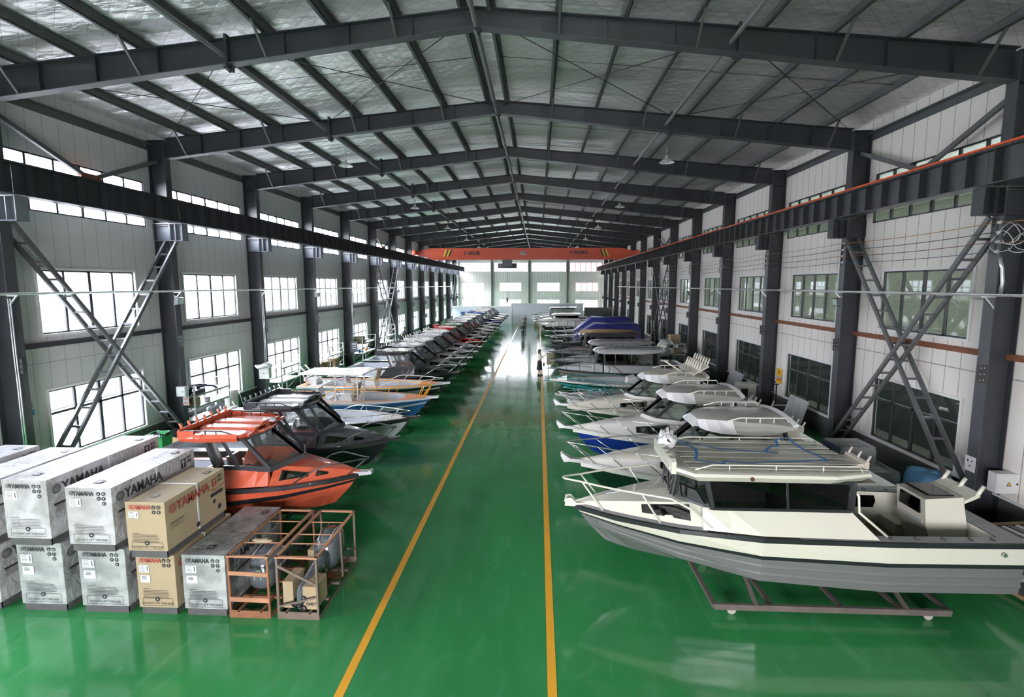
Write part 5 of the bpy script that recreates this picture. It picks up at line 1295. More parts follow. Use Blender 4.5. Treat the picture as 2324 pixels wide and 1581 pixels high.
carton('pale brown carton at the back of the frame nearest the aisle', -4.34, -4.05, 9.3, 9.7, .14, .66)
mb = MB(); mb.ell((0, 0, .03), (.2, .06, .035)); mb.v = [(x, y+.02*math.sin(30*x), z+.01*math.sin(40*x)) for x, y, z in mb.v]
tag(mb.build('wrapping_paper', 'kraft', loc=(-4.88, 8.72, 1.1)), 'crumpled pale wrapping paper hung over a rod of the left rusty frame', 'paper')
# ================================================================ left wall clutter
mat('rack_white', (.68, .69, .68), .4)
def shelf(label, x, y, w, d, levels, H, m='rack_white', top=None, brace=True, group='shelving racks'):
    t = thing('storage_rack', label, 'rack', (x, y, 0), 0, group)
    for i, (a, b) in enumerate(((-1, -1), (1, -1), (-1, 1), (1, 1))):
        mb = MB(); hh = H if not (top and i in (0,)) else H; mb.beam((a*d/2, b*w/2, 0), (a*d/2, b*w/2, hh), .05, .05, up=(0, 1, 0)); mb.build('upright', m, t)
    for z in levels:
        mb = MB(); mb.box(-d/2, d/2, -w/2, w/2, z-.02, z); mb.box(-d/2, -d/2+.03, -w/2, w/2, z-.07, z); mb.box(d/2-.03, d/2, -w/2, w/2, z-.07, z); mb.build('shelf_board', m, t)
    mb = MB()
    for q in (-1, 1):
        for k in range(2):
            z0 = .15+k*H*.42; mb.beam((-d/2, q*w/2, z0), (d/2, q*w/2, z0+H*.38), .02, .02)
        mb.beam((-d/2, q*w/2, H-.05), (d/2, q*w/2, H-.05), .02, .02)
    mb.build('cross_brace', m, t)
    return t
shelf('white shelf rack with a dark case and cardboard under the nearest left window', -13.15, 19.98, 2.2, .6, (.55, 1.05, 1.5), 1.9)
shelf('white two-level shelf rack under the second left window in view', -13.0, 26.2, 2.0, .75, (.85, 1.55), 2.0)
shelf('white shelf rack with two cardboard boxes and a coiled hose under the third left window', -12.95, 32.3, 2.2, .75, (.55, 1.35), 1.95)
shelf('white shelf rack crowded with coloured things, a big brown box on top', -12.9, 38.45, 3.0, .8, (.75, 1.45), 1.9)
shelf('white shelf rack at the foot of the middle ladder brace on the left', -12.9, 44.3, 2.6, .8, (.85, 1.35), 2.2)
carton('olive brown box on the middle board of the nearest left rack', -13.35, -13.0, 19.0, 19.45, 1.06, 1.36, 'kraft_dark')
carton('cardboard box on the lower board of the hose rack', -13.2, -12.75, 31.4, 32.0, .56, .95, 'board'); carton('second cardboard box on the hose rack, farther along', -13.2, -12.7, 32.3, 33.0, .56, 1.0, 'board')
carton('big light brown box on top of the crowded left rack', -13.2, -12.6, 37.15, 37.85, 1.46, 1.95, 'kraft')
carton('brown box on the rack below the middle ladder brace', -13.2, -12.7, 43.2, 43.8, 0, .6, 'kraft')
mb = MB(); mb.tube([(-12.75+.02*math.sin(a), 31.8+.28*math.cos(a), 1.55+.28*math.sin(a)) for a in [2*PI*i/24 for i in range(25)]], .02, 6)
tag(mb.build('hose_coil', 'black'), 'coiled black hose hung on the left rack with two cardboard boxes', 'hose')
mb = MB(); mb.box(-.25, .2, -.35, .35, 0, .14); mb.tube([(-.1, .3, .16), (0, .6, .2), (.1, 1.0, .12), (.2, 1.3, -.1)], .05, 8); mb.tube([(.05, -.3, .16), (-.1, 0, .3), (-.05, .4, .26), (.0, .7, .2)], .06, 8)
tag(mb.build('tool_case', 'p_navy', loc=(-13.15, 19.35, 1.5)), 'dark case with loose dark straps on top of the nearest left rack', 'case')
mb = MB(); mb.tube([(0, 0, 0), (0, 0, .17)], .12, 16); mb.tube([(0, 0, .17), (0, 0, .19)], .125, 16, 1)
tag(mb.build('paint_can', ['p_lgrey', 'p_lgrey'], loc=(-13.1, 20.0, 1.05)), 'pale grey paint can on the nearest left rack', 'can')
rnd = random.Random(4)
cols = [('red', 'red tray'), ('strap_blue', 'blue bottle'), ('p_white', 'white jug'), ('p_teal', 'teal tin'), ('black', 'black power tool'), ('copper', 'copper coloured coil'), ('p_pale', 'pale grey bin'), ('p_orange', 'orange tin'), ('p_white', 'white bag'), ('steel_grey', 'grey tool box')]
for i, (m, n) in enumerate(cols):
    y = 37.15+.27*i; mb = MB(); z = .76 if i % 2 else 1.46; yy = y if i % 2 else 37.95+.14*i
    if i % 3 == 0: mb.box(-.18, .18, -.16, .16, 0, .12)
    elif i % 3 == 1: mb.tube([(0, 0, 0), (0, 0, .2), (0, 0, .24)], .07, 10, rs=[.07, .07, .03])
    else: mb.ell((0, 0, .09), (.14, .12, .09))
    tag(mb.build('shelf_item', m, loc=(-12.9+.1*(i % 3-1), yy, z)), n+' on the %s board of the crowded left rack' % ('lower' if i % 2 else 'upper'), 'supply', 'supplies on the crowded left rack')
mb = MB(); mb.ell((0, 0, .1), (.3, .5, .2)); mb.v = [(x+.05*math.sin(9*y), y, max(0, z+.05*math.sin(12*x+7*y))) for x, y, z in mb.v]
tag(mb.build('white_sack', 'label_white', loc=(-12.9, 20.3, .56)), 'bulging white sack on the lowest board of the nearest left rack', 'sack')
mb = MB(); mb.tube([(0, 0, 0), (0, 0, 1.25)], .26, 20); tag(mb.build('white_drum', 'p_cream', loc=(-12.95, 21.4, 0)), 'tall pale drum at the far end of the nearest left rack', 'drum')
for i, (y, h) in enumerate(((21.8, 1.4), (22.5, 1.55))):
    mb = MB(); mb.tube([(0, 0, 0), (-.35, -.1, h)], .014, 6); tag(mb.build('thin_pole', 'p_silver', loc=(-13.0, y, 0)), ('first', 'second')[i]+' thin pale pole leaning on the left wall between the racks', 'pole', 'thin poles leaning on the wall')
t = thing('waste_bin', 'green plastic waste bin lined with a black bag by the left wall', 'bin', (-12.5, 16.45, 0))
mb = MB(); mb.loft([[(a*w, b*w*.9, z) for a, b in ((-1, -1), (1, -1), (1, 1), (-1, 1))] for z, w in ((0, .22), (.6, .28), (.78, .29), (.78, .26), (.5, .25))], closed=True); mb.box(-.22, .22, -.2, .2, 0, .02); mb.build('bin_body', 'bin_green', t)
mb = MB(); mb.loft([[((.3+.02*math.sin(5*a))*math.copysign(abs(math.cos(a))**.4, math.cos(a)), .28*math.copysign(abs(math.sin(a))**.4, math.sin(a)), z+.02*math.sin(7*a)) for a in [2*PI*i/28 for i in range(28)]] for z in (.7, .8)]+[[(.2*math.cos(a), .18*math.sin(a), .55) for a in [2*PI*i/28 for i in range(28)]]], closed=True, smooth=True, cap1=True); mb.build('bin_liner', 'bin_liner', t)
carton('open brown carton with folded flaps behind the green bin', -12.9, -12.3, 17.3, 17.9, 0, .35, 'board'); carton('small pale carton beside the open brown one, left wall', -12.1, -11.8, 17.4, 17.7, 0, .28, 'kraft')
mb = MB(); mb.tube([(0, 0, 0), (.05, 0, 0)], .16, 16); mb.tube([(.05, 0, 0), (.1, 0, 0)], .05, 10); tag(mb.build('wall_fan', 'black', loc=(-12.6, 17.4, .52), rz=-1.2), 'small round black part lying on the open brown carton', 'part')
def ebox(label, x, y, z, w, h, d, cover=True, warn=True):
    t = thing('electrical_box', label, 'electrical box', (x, y, z))
    mb = MB(); mb.box(-w/2, w/2, -d, 0, 0, h); mb.build('cabinet', 'ebox', t, bevel=.008)
    mb = MB(); mb.box(-w/2+.02, w/2-.02, -d-.012, -d, .02, h-.02); dr = mb.build('door', 'ebox', t)
    if warn:
        mb = MB(); mb.face([(-.06, -d-.014, h*.4), (.06, -d-.014, h*.4), (0, -d-.014, h*.4+.1)], 0); mb.face([(-.035, -d-.016, h*.4+.015), (.035, -d-.016, h*.4+.015), (0, -d-.016, h*.4+.075)], 1); mb.build('warning_sticker', ['black', 'yellow'], dr)
    mb = MB(); mb.box(w/2-.1, w/2-.07, -d-.02, -d-.012, h*.45, h*.55); mb.build('lock', 'black', dr)
    return t
ebox('grey electrical box with a yellow warning triangle on the nearest right column', 10.62, 12.3, .95, .52, .46, .25)
ebox('pale electrical box under a plastic sheet on the third left column in view', -12.98, 24.44, 1.2, .5, .55, .25)
mb = MB(); mb.ell((0, 0, 0), (.42, .3, .12)); mb.v = [(x, y, z+.06*math.sin(9*x)) for x, y, z in mb.v]; tag(mb.build('plastic_sheet', 'plastic_film', loc=(-12.9, 24.05, 1.86)), 'crumpled plastic sheet draped on the electrical box of the left column', 'sheet')
ebox('small grey box on the second left column above the rack', -12.9, 18.4, 1.62, .34, .36, .18, warn=False)
# signs
def sign(label, x, y, z, w, h, faces, base='label_white', axis='x', name='notice_sign'):
    t = thing(name, label, 'sign', (x, y, z), {'x': 0, 'L': PI/2, 'R': -PI/2}[axis])
    mb = MB(); mb.box(-w/2, w/2, -.008, 0, 0, h); mb.build('sign_plate', base, t)
    M = face_matrix((-w/2, -.0095, 0), (1, 0, 0), (0, 0, 1)); mb = MB(); mats = ['red', 'ink', 'yellow', 'label_white', 'strap_blue']
    for f in faces:
        if f[0] == 'r': rect(mb, M, f[1]*w, f[2]*w, f[3]*h, f[4]*h, f[5], .0005*f[6] if len(f) > 6 else 0)
        if f[0] == 'd': disc(mb, M, f[1]*w, f[2]*h, f[3], f[4], 20, .0005*f[5])
        if f[0] == 't': add_text(mb, f[4], f[3], face_matrix((-w/2+f[1]*w, -.012, f[2]*h), (1, 0, 0), (0, 0, 1)), f[5], .001)
    mb.build('sign_print', mats, t)
sign('white no smoking notice on the second left column in view', -12.88, 18.44, 1.25, .22, .42, [('d', .5, .66, .085, 0, 1), ('d', .5, .66, .065, 3, 2), ('r', .3, .7, .64, .68, 1, 3), ('r', .1, .9, .1, .3, 0), ('t', .5, .2, .07, '严禁烟火', 3)])
sign('small white and blue area sign on the wall by the nearest left column', -13.6, 13.2, 2.15, .34, .42, [('r', 0, 1, 0, .35, 4), ('t', .5, .65, .16, '发区', 1)], axis='L')
sign('white switch plate with three marks on the nearest right column', 10.19, 12.6, 1.28, .3, .36, [('r', .2, .35, .6, .75, 1), ('d', .65, .68, .02, 1, 1), ('d', .5, .35, .02, 1, 1)], axis='R')
sign('yellow and red danger notice on the right wall', 10.79, 24.0, 1.25, .5, .66, [('r', 0, 1, .0, 1, 2), ('d', .5, .76, .12, 0, 1), ('d', .5, .76, .095, 2, 2), ('d', .5, .76, .05, 1, 3), ('r', .04, .96, .32, .52, 3, 2), ('t', .5, .42, .12, '当心火灾', 0), ('r', .1, .9, .2, .3, 0, 2)], base='yellow', axis='R')
sign('framed notice board on the left column beyond the hose rack', -12.88, 36.3, .95, .5, .75, [('r', 0.1, .9, .1, .9, 1), ('r', .2, .8, .7, .8, 3, 2), ('r', .2, .8, .3, .35, 3, 2), ('r', .2, .8, .5, .55, 3, 2)], base='steel_edge')
for i, (s, y) in enumerate(((-1, 12.6), (-1, 24.6), (-1, 36.6))):
    mb = MB(); mb.tube([(XL+.1, y-.19, .3), (XL+.1, y-.19, 5.3)], .018, 6); mb.tube([(XL+.04, y-.19, .3), (XL+.04, y-.19, 5.3)], .018, 6)
    tag(mb.build('riser_conduit', 'galv'), 'pair of thin vertical conduits on the %s left column in view' % ('first', 'third', 'fifth')[i], 'pipe', 'vertical conduits')
mb = MB(); mb.tube([(XR-.02, 12.42, 6.25), (XR+.04, 12.4, 6.0), (XR+.08, 12.4, 5.7), (XR+.05, 12.4, 5.4)], .04, 8); tag(mb.build('cable_duct', 'galv'), 'short bent grey cable duct below the wires on the nearest right column', 'pipe')
# ================================================================ right wall clutter
def blob_cover(label, name, cat, m, c, size, seed=1, flat=.75):
    rnd = random.Random(seed); mb = MB(); rings = []; n = 26
    ph = [rnd.uniform(0, 6) for _ in range(4)]
    for z, k in ((0, 1.0), (.3, .98), (.7, .97), (.9, .93), (1.0, .75), (1.02, .35), (1.0, .02)):
        r = []
        for i in range(n):
            a = 2*PI*i/n; w = 1+.05*math.sin(7*a+ph[0])+.04*math.sin(11*a+ph[1]+z*2)
            r.append((size[0]/2*k*w*math.copysign(abs(math.cos(a))**flat, math.cos(a)), size[1]/2*k*w*math.copysign(abs(math.sin(a))**flat, math.sin(a)), size[2]*(z+(.04*math.sin(3*a+ph[2]) if z > .8 else 0))))
        rings.append(r)
    mb.loft(rings, closed=True, smooth=True)
    return tag(mb.build(name, m, loc=c), label, cat)
blob_cover('stack wrapped in light blue plastic sheet by the right wall, under the ladder brace', 'blue_wrapped_bundle', 'bundle', 'sheet_blue', (10.25, 13.9, 0), (.85, 1.1, .78), 3, .6)
blob_cover('grey plastic bag at the foot of the light blue bundle', 'grey_plastic_bag', 'bag', 'plastic_film', (9.7, 12.9, 0), (.6, .6, .4), 5)
def tray(label, x, y, z, w, d, h, m='p_lgrey', name='white_locker_box'):
    mb = MB(); mb.box(-w/2, w/2, -d/2, d/2, 0, h-.04)
    for a in ((-w/2, w/2, -d/2, -d/2+.03), (-w/2, w/2, d/2-.03, d/2), (-w/2, -w/2+.03, -d/2, d/2), (w/2-.03, w/2, -d/2, d/2)): mb.box(*a, h-.04, h+.04)
    mb.box(-w/4, w/4, -d/6, d/6, h-.04, h-.01)
    return tag(mb.build(name, m, loc=(x, y, z)), label, 'box', 'pale moulded boxes by the right wall')
tray('pale grey moulded box, upper one of the stack behind the big cabin cruiser', 8.9, 15.2, .62, 1.0, .9, .5); tray('pale grey moulded box, lower one of the stack behind the big cabin cruiser', 9.1, 14.8, 0, 1.3, 1.1, .58)
tray('wide pale flat box on the floor between the big cruiser and the right wall', 8.9, 13.2, 0, 1.5, 1.3, .42)
mb = MB(); mb.slab([(-.75, 0, 0), (.75, 0, 0), (.75, .35, 1.15), (-.75, .35, 1.15)], .03)
for k in range(4): mb.beam((-.7+.45*k, -.03, 0), (-.7+.45*k, .3, 1.12), .03, .03)
tag(mb.build('metal_panel', 'panel_grey', loc=(10.1, 21.3, 0), rz=-PI/2), 'large grey metal panel leaning on the right wall by the second window', 'panel', 'metal panels leaning on the right wall')
mb = MB(); mb.slab([(-.9, 0, 0), (.9, 0, 0), (.9, .4, 1.05), (-.9, .4, 1.05)], .05)
tag(mb.build('metal_panel', 'panel_grey', loc=(10.2, 28.3, 0), rz=-PI/2), 'pale metal sheets leaning on the right wall beyond the white cabinet', 'panel', 'metal panels leaning on the right wall')
mb = MB(); mb.prism([(-.7, 0), (.6, 0), (.7, .5), (.45, .95), (-.4, 1.0), (-.75, .7)], 'yz', 0, .05)
tag(mb.build('cut_panel', 'p_lgrey', loc=(8.9, 24.3, 0)), 'rounded pale grey cut-out panel standing behind the blue hulled boat', 'panel')
t = thing('white_cabinet', 'white cabinet with a dark window by the right wall', 'cabinet', (9.95, 25.6, 0)); mb = MB(); mb.box(-.4, .4, -.35, .35, 0, .95); mb.build('cabinet_body', 'p_white', t, bevel=.02); mb = MB(); mb.box(-.3, .0, -.365, -.35, .35, .75); mb.build('cabinet_window', 'black', t)
t = thing('ladder', 'white tubular ladder frame lying against the grey metal panel', 'ladder', (9.2, 21.0, 0))
for q in (-.3, .3):
    mb = MB(); mb.tube([(q, 0, 0), (q+.5, .2, 1.05)], .025, 8); mb.build('stringer', 'rack_white', t)
for k in range(4):
    mb = MB(); f = .15+.23*k; mb.tube([(-.3+.5*f, .2*f, 1.05*f), (.3+.5*f, .2*f, 1.05*f)], .018, 6); mb.build('rung', 'rack_white', t)
t = thing('steel_trestle', 'pair of thin dark steel posts standing below the danger notice', 'stand', (10.35, 23.2, 0))
for k, (a, b) in enumerate(((0, 0), (.1, .5))):
    mb = MB(); mb.beam((a, b, 0), (a, b, 1.35), .05, .05, up=(0, 1, 0)); mb.box(a-.1, a+.1, b-.02, b+.02, 1.33, 1.37); mb.build('post', 'steel', t)
mb = MB(); mb.beam((0, 0, .6), (.1, .5, .6), .04, .04); mb.build('cross_bar', 'steel', t)
mb = MB(); mb.ell((0, 0, 0), (.08, .2, .32)); mb.v = [(x+.03*math.sin(12*z), y+.05*math.sin(9*z), z) for x, y, z in mb.v]; tag(mb.build('white_cloth', 'label_white', loc=(10.45, 24.9, 1.45)), 'white cloth hanging beside the third right column', 'cloth')
blob_cover('dark heap of scrap behind the cream boat by the right wall', 'scrap_heap', 'heap', 'black', (9.55, 31.5, 0), (1., 2.6, .75), 8, 1)
t = shelf('white shelf rack loaded with brown boxes by the right wall', 9.85, 38.6, 2.6, .8, (.75, 1.5), 1.6, group='shelving racks')
for i, (x, y, z, w, h, n) in enumerate(((9.6, 37.8, 1.51, .8, .42, 'wide brown box on top of the right hand rack'), (9.9, 39.0, 1.51, .9, .5, 'far brown box on top of the right hand rack'), (9.9, 38.2, .76, .7, .35, 'brown box on the middle board of the right hand rack'))):
    carton(n, x-.35, x+.35, y-w/2, y+w/2, z, z+h, 'kraft')
blob_cover('dark blue folded cover on the middle board of the right hand rack', 'folded_cover', 'cover', 'p_navy', (9.8, 39.2, .76), (.6, .7, .3), 9, 1)
# crate at the lower right
t = thing('timber_crate', 'low timber framed crate with dark panels at the right edge', 'crate', (9.5, 9.9, 0), math.radians(8))
W, D = .85, 1.0
for k, (a, b) in enumerate(((-1, -1), (1, -1), (1, 1), (-1, 1))):
    mb = MB(); mb.box(a*W-.05, a*W+.05, b*D-.05, b*D+.05, 0, .72); mb.build('corner_post', 'crate_wood' if 'crate_wood' in MATS else mat('crate_wood', (.26, .17, .09), .75, var=.25), t)
mb = MB(); mb.box(-W, W, -D, -D+.02, .08, .66); mb.box(-W, W, D-.02, D, .08, .66); mb.box(-W, -W+.02, -D, D, .08, .66); mb.box(W-.02, W, -D, D, .08, .66); mb.box(-W, W, -D, D, .05, .08); mb.build('panel', 'p_char', t)
for z in (.05, .68):
    mb = MB(); 
    for q in (-1, 1): mb.box(-W-.05, W+.05, q*D-.06, q*D+.06, z, z+.07); mb.box(q*W-.06, q*W+.06, -D, D, z, z+.07)
    mb.build('rim', 'crate_wood', t)
t = thing('extrusion_bundle', 'dark metal profiles lying across the top of the timber crate', 'bundle', (9.55, 9.9, .76), math.radians(8))
for k in range(9):
    mb = MB(); mb.beam((-.6+.15*k, -1.05, 0), (-.62+.16*k, .85, .0), .08, .05); mb.build('profile', 'steel_grey' if k % 2 else 'p_silver', t)
blob_cover('dusty white foam roll on the metal profiles of the timber crate', 'foam_roll', 'roll', 'label_white', (10.0, 9.9, .79), (.5, 1.2, .2), 11, 1)
# boxes beside the woman, and stands in the aisle edge
carton('brown carton on the floor edge of the right row, behind the woman', .55, 1.0, 33.6, 34.2, .55, 1.25, 'kraft'); carton('small brown carton on the floor near the far partition', -.55, .1, 71, 71.6, 0, .6, 'kraft')
t = thing('tall_stand', 'tall thin teal pole stand beside the woman', 'stand', (.62, 31.2, 0)); mb = MB(); mb.tube([(0, 0, 0), (0, 0, 2.35)], .02, 6); mb.build('pole', 'p_teal', t); mb = MB(); mb.box(-.25, .25, -.015, .015, .02, .05); mb.box(-.015, .015, -.25, .25, .02, .05); mb.build('foot', 'p_teal', t)
mb = MB(); mb.beam((1.3, 34.6, 1.1), (4.6, 34.9, 1.15), .12, .12); mb.beam((1.3, 34.3, .95), (4.4, 34.5, .98), .1, .1); tag(mb.build('timber_plank', 'kraft'), 'long pale timbers lying beside the carton of the right row', 'timber')
mb = MB()
for q in (-.18, .18): mb.beam((9.7+q, 44.8, 0), (9.7+q*.5, 45.6, 2.6), .05, .03)
for k in range(7): f = .1+.12*k; mb.beam((9.52, 44.8+.8*f, 2.6*f), (9.88, 44.8+.8*f, 2.6*f), .04, .03)
tag(mb.build('step_ladder', 'p_cream'), 'pale step ladder by the middle ladder brace of the right wall', 'ladder')
mb = MB()
for q in (-.25, .25): mb.beam((-12.6+q, 43.0, 0), (-12.6+q*.6, 43.9, 3.2), .05, .03); mb.beam((-12.6+q, 44.8, 0), (-12.6+q*.6, 43.9, 3.2), .04, .03)
for k in range(9): f = .08+.1*k; mb.beam((-12.82, 43.0+.9*f, 3.2*f), (-12.38, 43.0+.9*f, 3.2*f), .04, .03)
tag(mb.build('step_ladder', 'rack_white'), 'tall white folding step ladder by the middle ladder brace of the left wall', 'ladder')
t = thing('side_door', 'tall pale green sliding door leaf between two right columns', 'door', (10.6, 57.6, 0)); mb = MB(); mb.box(-.06, 0, -.9, .9, 0, 4.4); mb.build('door_leaf', 'clad_hall', t); mb = MB(); mb.box(-.1, -.06, -.95, .95, 4.4, 4.5); mb.build('track', 'steel', t)
t = thing('davit_frame', 'pale grey moulded T shaped stand behind the black cabin boats', 'stand', (8.6, 36.0, 0)); mb = MB(); mb.box(-.15, .15, -.3, .3, 0, 1.6); mb.ell((0, 0, 1.8), (.35, 1.3, .2)); mb.build('stand_body', 'p_lgrey', t)

# ================================================================ people
def skinned(name, chains, parent, m, sub=1, loc=(0, 0, 0)):
    """chains: dict name->(xyz, radius); edges list"""
    V, E_ = chains; me = bpy.data.meshes.new(name); me.from_pydata([v[:3] for v in V], E_, []); me.update()
    import bmesh
    bm = bmesh.new(); bm.from_mesh(me); bm.verts.ensure_lookup_table(); L = bm.verts.layers.skin.verify()
    for i, v in enumerate(bm.verts): r = V[i][3]; v[L].radius = (r, r) if isinstance(r, (int, float)) else r
    bm.verts[0][L].use_root = True; bm.to_mesh(me); bm.free(); me.materials.append(MATS[m])
    o = bpy.data.objects.new(name, me); COL.objects.link(o); o.parent = parent; o.location = loc
    o.modifiers.new('skin', 'SKIN').use_smooth_shade = True; s_ = o.modifiers.new('sub', 'SUBSURF'); s_.levels = sub; s_.render_levels = sub
    return o
def person(label, loc, rz, H, arms, legs=((.09, .0), (.09, .0)), top='blouse', bottom='cloth_dark', skirt=False, lean=0., headtilt=0., hold=None):
    """local: faces +y. arms: for (right, left) -> [elbow, wrist] positions; H is stature"""
    t = thing('person', label, 'person', loc, rz); k = H/1.7
    sc = lambda p: tuple(c*k for c in p)
    ly = lean
    V = [(0, 0, .95, .115), (0, .01+ly*.3, 1.1, .105), (0, ly*.7, 1.28, .125), (0, ly, 1.42, .07), (0, ly+.01, 1.5, .048), (0, ly+.03+headtilt, 1.57, .07), (0, ly+.03+headtilt, 1.65, .088), (0, ly+.02+headtilt, 1.71, .055)]
    E_ = [(0, 1), (1, 2), (2, 3), (3, 4), (4, 5), (5, 6), (6, 7)]
    V.append((0, ly+.115+headtilt, 1.61, .014)); E_.append((6, 8))       # nose
    clothes_a = []
    for s, (el, wr) in zip((1, -1), arms):
        i = len(V); sh = (s*.17, ly*.9, 1.38)
        V += [(*sh, .052), (*el, .037), (*wr, .026)]; E_ += [(3, i), (i, i+1), (i+1, i+2)]
        d = (Vector(wr)-Vector(el)).normalized(); side = d.cross(Vector((0, 0, 1))); side = side.normalized() if side.length > .1 else Vector((1, 0, 0)); up = side.cross(d)
        palm = Vector(wr)+d*.06; j = len(V); V.append((*palm, .028)); E_.append((i+2, j))
        for q in range(4):
            o = side*(q-1.5)*.018; a = palm+d*.035+o; b = a+d*(.028+.006*(1.5-abs(q-1.5)))-up*.008; V += [(*a, .009), (*b, .008)]; E_ += [(j, len(V)-2), (len(V)-2, len(V)-1)]
        a = Vector(wr)+d*.04+side*.035*s; b = a+d*.03+side*.012*s; V += [(*a, .01), (*b, .009)]; E_ += [(j, len(V)-2), (len(V)-2, len(V)-1)]
        clothes_a.append((sh, el, wr))
    for s, (dx, dy) in zip((1, -1), legs):
        i = len(V); V += [(s*.09, 0, .9, .085), (s*dx, dy*.5, .48, .055), (s*dx, dy*.6-.01, .28, .048), (s*dx, dy, .09, .035), (s*dx*1.05, dy+.13, .035, .03)]
        E_ += [(0, i), (i, i+1), (i+1, i+2), (i+2, i+3), (i+3, i+4)]
    skinned('body', ([(*sc(v[:3]), v[3]*k) for v in V], E_), t, 'skin')
    # top garment
    V = [(0, 0, .93, .13), (0, .01+ly*.3, 1.1, .122), (0, ly*.7, 1.28, .14), (0, ly, 1.41, .085)]; E_ = [(0, 1), (1, 2), (2, 3)]
    for sh, el, wr in clothes_a:
        i = len(V); m = Vector(el).lerp(Vector(wr), .8); V += [(*sh, .066), (*el, .052), (*m, .04)]; E_ += [(3, i), (i, i+1), (i+1, i+2)]
    skinned('shirt', ([(*sc(v[:3]), v[3]*k) for v in V], E_), t, top)
    if skirt:
        mb = MB(); mb.loft([[(r*1.0*math.cos(a)*k*(1+.05*math.sin(6*a)*(1-z)), (.85*r*math.sin(a)+.01)*k, z*k) for a in [2*PI*i/22 for i in range(22)]] for z, r in ((1.02, .14), (.9, .17), (.65, .2), (.42, .24), (.40, .235))], closed=True, smooth=True, cap0=True); mb.build('skirt', bottom, t)
    else:
        V = [(0, 0, .97, .125)]; E_ = []
        for s, (dx, dy) in zip((1, -1), legs):
            i = len(V); V += [(s*.09, 0, .88, .1), (s*dx, dy*.5, .48, .078), (s*dx, dy, .12, .066)]; E_ += [(0, i), (i, i+1), (i+1, i+2)]
        skinned('trousers', ([(*sc(v[:3]), v[3]*k) for v in V], E_), t, bottom)
    for s, (dx, dy) in zip((1, -1), legs):
        mb = MB(); mb.ell((s*dx*k, (dy+.07)*k, .045*k), (.05*k, .14*k, .05*k), 12, 6); mb.build('shoe', 'black', t)
    hz = 1.655; hy = ly+.02+headtilt
    mb = MB(); mb.ell((0, (hy-.015)*k, (hz+.012)*k), (.098*k, .108*k, .105*k), 16, 8, zmin=-.35, zmax=1)
    if skirt: mb.ell((0, (hy-.05)*k, (hz-.07)*k), (.095*k, .07*k, .15*k), 14, 8)
    mb.v = [(x, y-(.03*k if z < hz*k and y > hy*k else 0), z) for x, y, z in mb.v]
    mb.build('hair', 'hair', t)
    mb = MB()
    for q in (-1, 1): mb.ell((q*.034*k, (hy+.088)*k, 1.63*k), (.012*k, .006*k, .008*k), 8, 5)
    mb.box(-.022*k, .022*k, (hy+.078)*k, (hy+.088)*k, 1.562*k, 1.57*k); mb.build('face_features', 'black', t)
    return t, k
T_, k = person('woman in cream blouse and long black skirt in the aisle, hands raised', (.08, 32.7, 0), -PI/2, 1.6, (((.24, .16, 1.2), (.2, .42, 1.44)), ((-.2, .2, 1.2), (-.1, .42, 1.40))), legs=((.08, .06), (.07, -.08)), top='blouse', bottom='cloth_dark', skirt=True)
mb = MB(); mb.box(-.04, .04, .455, .465, 1.36, 1.52); tag(mb.build('mobile_phone', 'black', loc=(.08, 32.7, .0), rz=-PI/2), 'small dark phone held up by the woman in the aisle', 'phone')
mb = MB(); mb.loft([[(.06*math.cos(a)*r, .13*math.sin(a)*r, z) for a in [2*PI*i/14 for i in range(14)]] for z, r in ((0, .8), (.05, 1), (.2, .9), (.22, .6))], closed=True, smooth=True, cap0=True, cap1=True); mb.tube([(0, -.06, .2), (0, -.05, .45), (0, .05, .45), (0, .06, .2)], .008, 5)
tag(mb.build('handbag', 'black', loc=(.36, 32.6, .62)), 'small black handbag hanging at the side of the woman in the aisle', 'bag')
person('man in dark navy work clothes walking down the aisle, seen from behind', (-1.58, 54.6, 0), .2, 1.68, (((.26, .0, 1.12), (.2, .18, 1.02)), ((-.26, .02, 1.12), (-.18, .2, 1.05))), legs=((.1, .12), (.1, -.1)), top='cloth_navy', bottom='cloth_navy')
person('man in grey clothes looking down at his hands, farthest along the aisle', (-1.75, 68.4, 0), PI, 1.68, (((.25, .08, 1.15), (.06, .26, 1.28)), ((-.25, .08, 1.15), (-.06, .26, 1.28))), legs=((.1, .04), (.1, -.04)), top='cloth_grey', bottom='cloth_grey', headtilt=.03)
person('worker in a checked shirt bending over a boat stern by the left wall', (-11.9, 45.6, .25), -PI/2, 1.66, (((.24, .34, 1.12), (.14, .5, .98)), ((-.24, .34, 1.12), (-.14, .5, .98))), top='plaid', bottom='cloth_navy', lean=.22, headtilt=.05)
mb = MB(); mb.box(-.5, .5, -.5, .5, 0, .25); tag(mb.build('work_platform', 'steel_grey', loc=(-11.9, 45.6, 0)), 'low grey work platform under the worker in the checked shirt', 'platform')

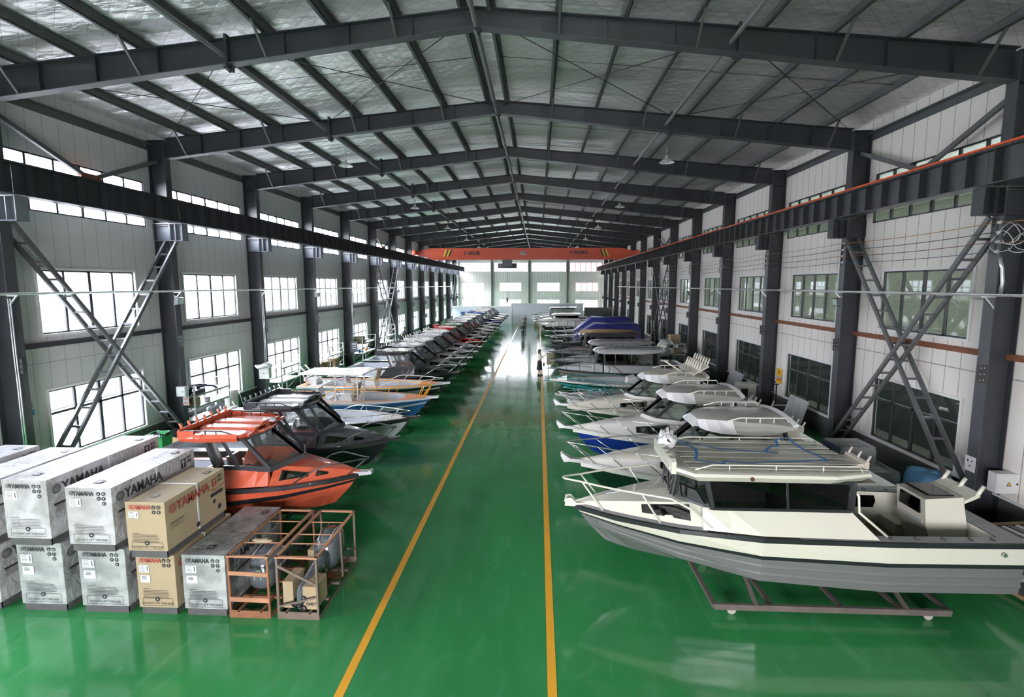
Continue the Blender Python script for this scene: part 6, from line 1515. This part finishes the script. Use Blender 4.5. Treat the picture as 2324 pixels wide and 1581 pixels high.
# ================================================================ light and camera
w = bpy.data.worlds.new('overcast'); S.world = w; w.use_nodes = True; t = w.node_tree; bg = t.nodes['Background']
tc = t.nodes.new('ShaderNodeTexCoord'); sp = t.nodes.new('ShaderNodeSeparateXYZ'); cr = t.nodes.new('ShaderNodeValToRGB')
t.links.new(tc.outputs['Generated'], sp.inputs[0]); t.links.new(sp.outputs['Z'], cr.inputs[0]); t.links.new(cr.outputs[0], bg.inputs['Color'])
e = cr.color_ramp.elements; e[0].position = 0; e[0].color = (1, .94, .98, 1); e[1].position = .8; e[1].color = (.90, .90, 1, 1)
bg.inputs['Strength'].default_value = SKY
def portal(name, loc, rot, sx, sy):
    l = bpy.data.lights.new(name, 'AREA'); l.shape = 'RECTANGLE'; l.size = sx; l.size_y = sy; l.cycles.is_portal = True
    o = bpy.data.objects.new(name, l); COL.objects.link(o); o.location = loc; o.rotation_euler = rot
yc = (Y0-12+YEND)/2; ly = YEND-Y0+12
for z0, z1, hw in ZS:
    zc, hh = (z0+z1)/2, z1-z0
    portal('daylight_portal', (WL-.16, yc, zc), (0, -PI/2, 0), hh, ly)
portal('daylight_portal', (RX, YEND+.2, 5.3), (-PI/2, 0, 0), 24, 8.3)
portal('daylight_portal', (-1.4, -8.25, 3.6), (PI/2, 0, 0), 8, 4.8)
portal('daylight_portal', (WR+16.3, 40, 7.5), (0, PI/2, 0), 1.4, 101)
cam = bpy.data.cameras.new('camera'); co = bpy.data.objects.new('camera', cam); COL.objects.link(co)
cam.sensor_width = 36; cam.lens = 36*1202.8/2324; cam.clip_start = .1; cam.clip_end = 500
co.location = (0, 0, 5.65)
R = Matrix.Rotation(.0497, 4, 'Z') @ Matrix.Rotation(PI/2-.1202, 4, 'X')
co.matrix_world = Matrix.Translation((0, 0, 5.65)) @ R
S.camera = co
S.view_settings.view_transform = 'Standard'; S.view_settings.look = 'None'; S.view_settings.gamma = 1; S.view_settings.exposure = EXPO
S.cycles.max_bounces = 8; S.cycles.diffuse_bounces = 5; S.cycles.glossy_bounces = 4; S.cycles.transparent_max_bounces = 12; S.cycles.transmission_bounces = 4
S.cycles.use_denoising = True; S.cycles.sample_clamp_indirect = 30; S.cycles.caustics_reflective = False; S.cycles.caustics_refractive = False
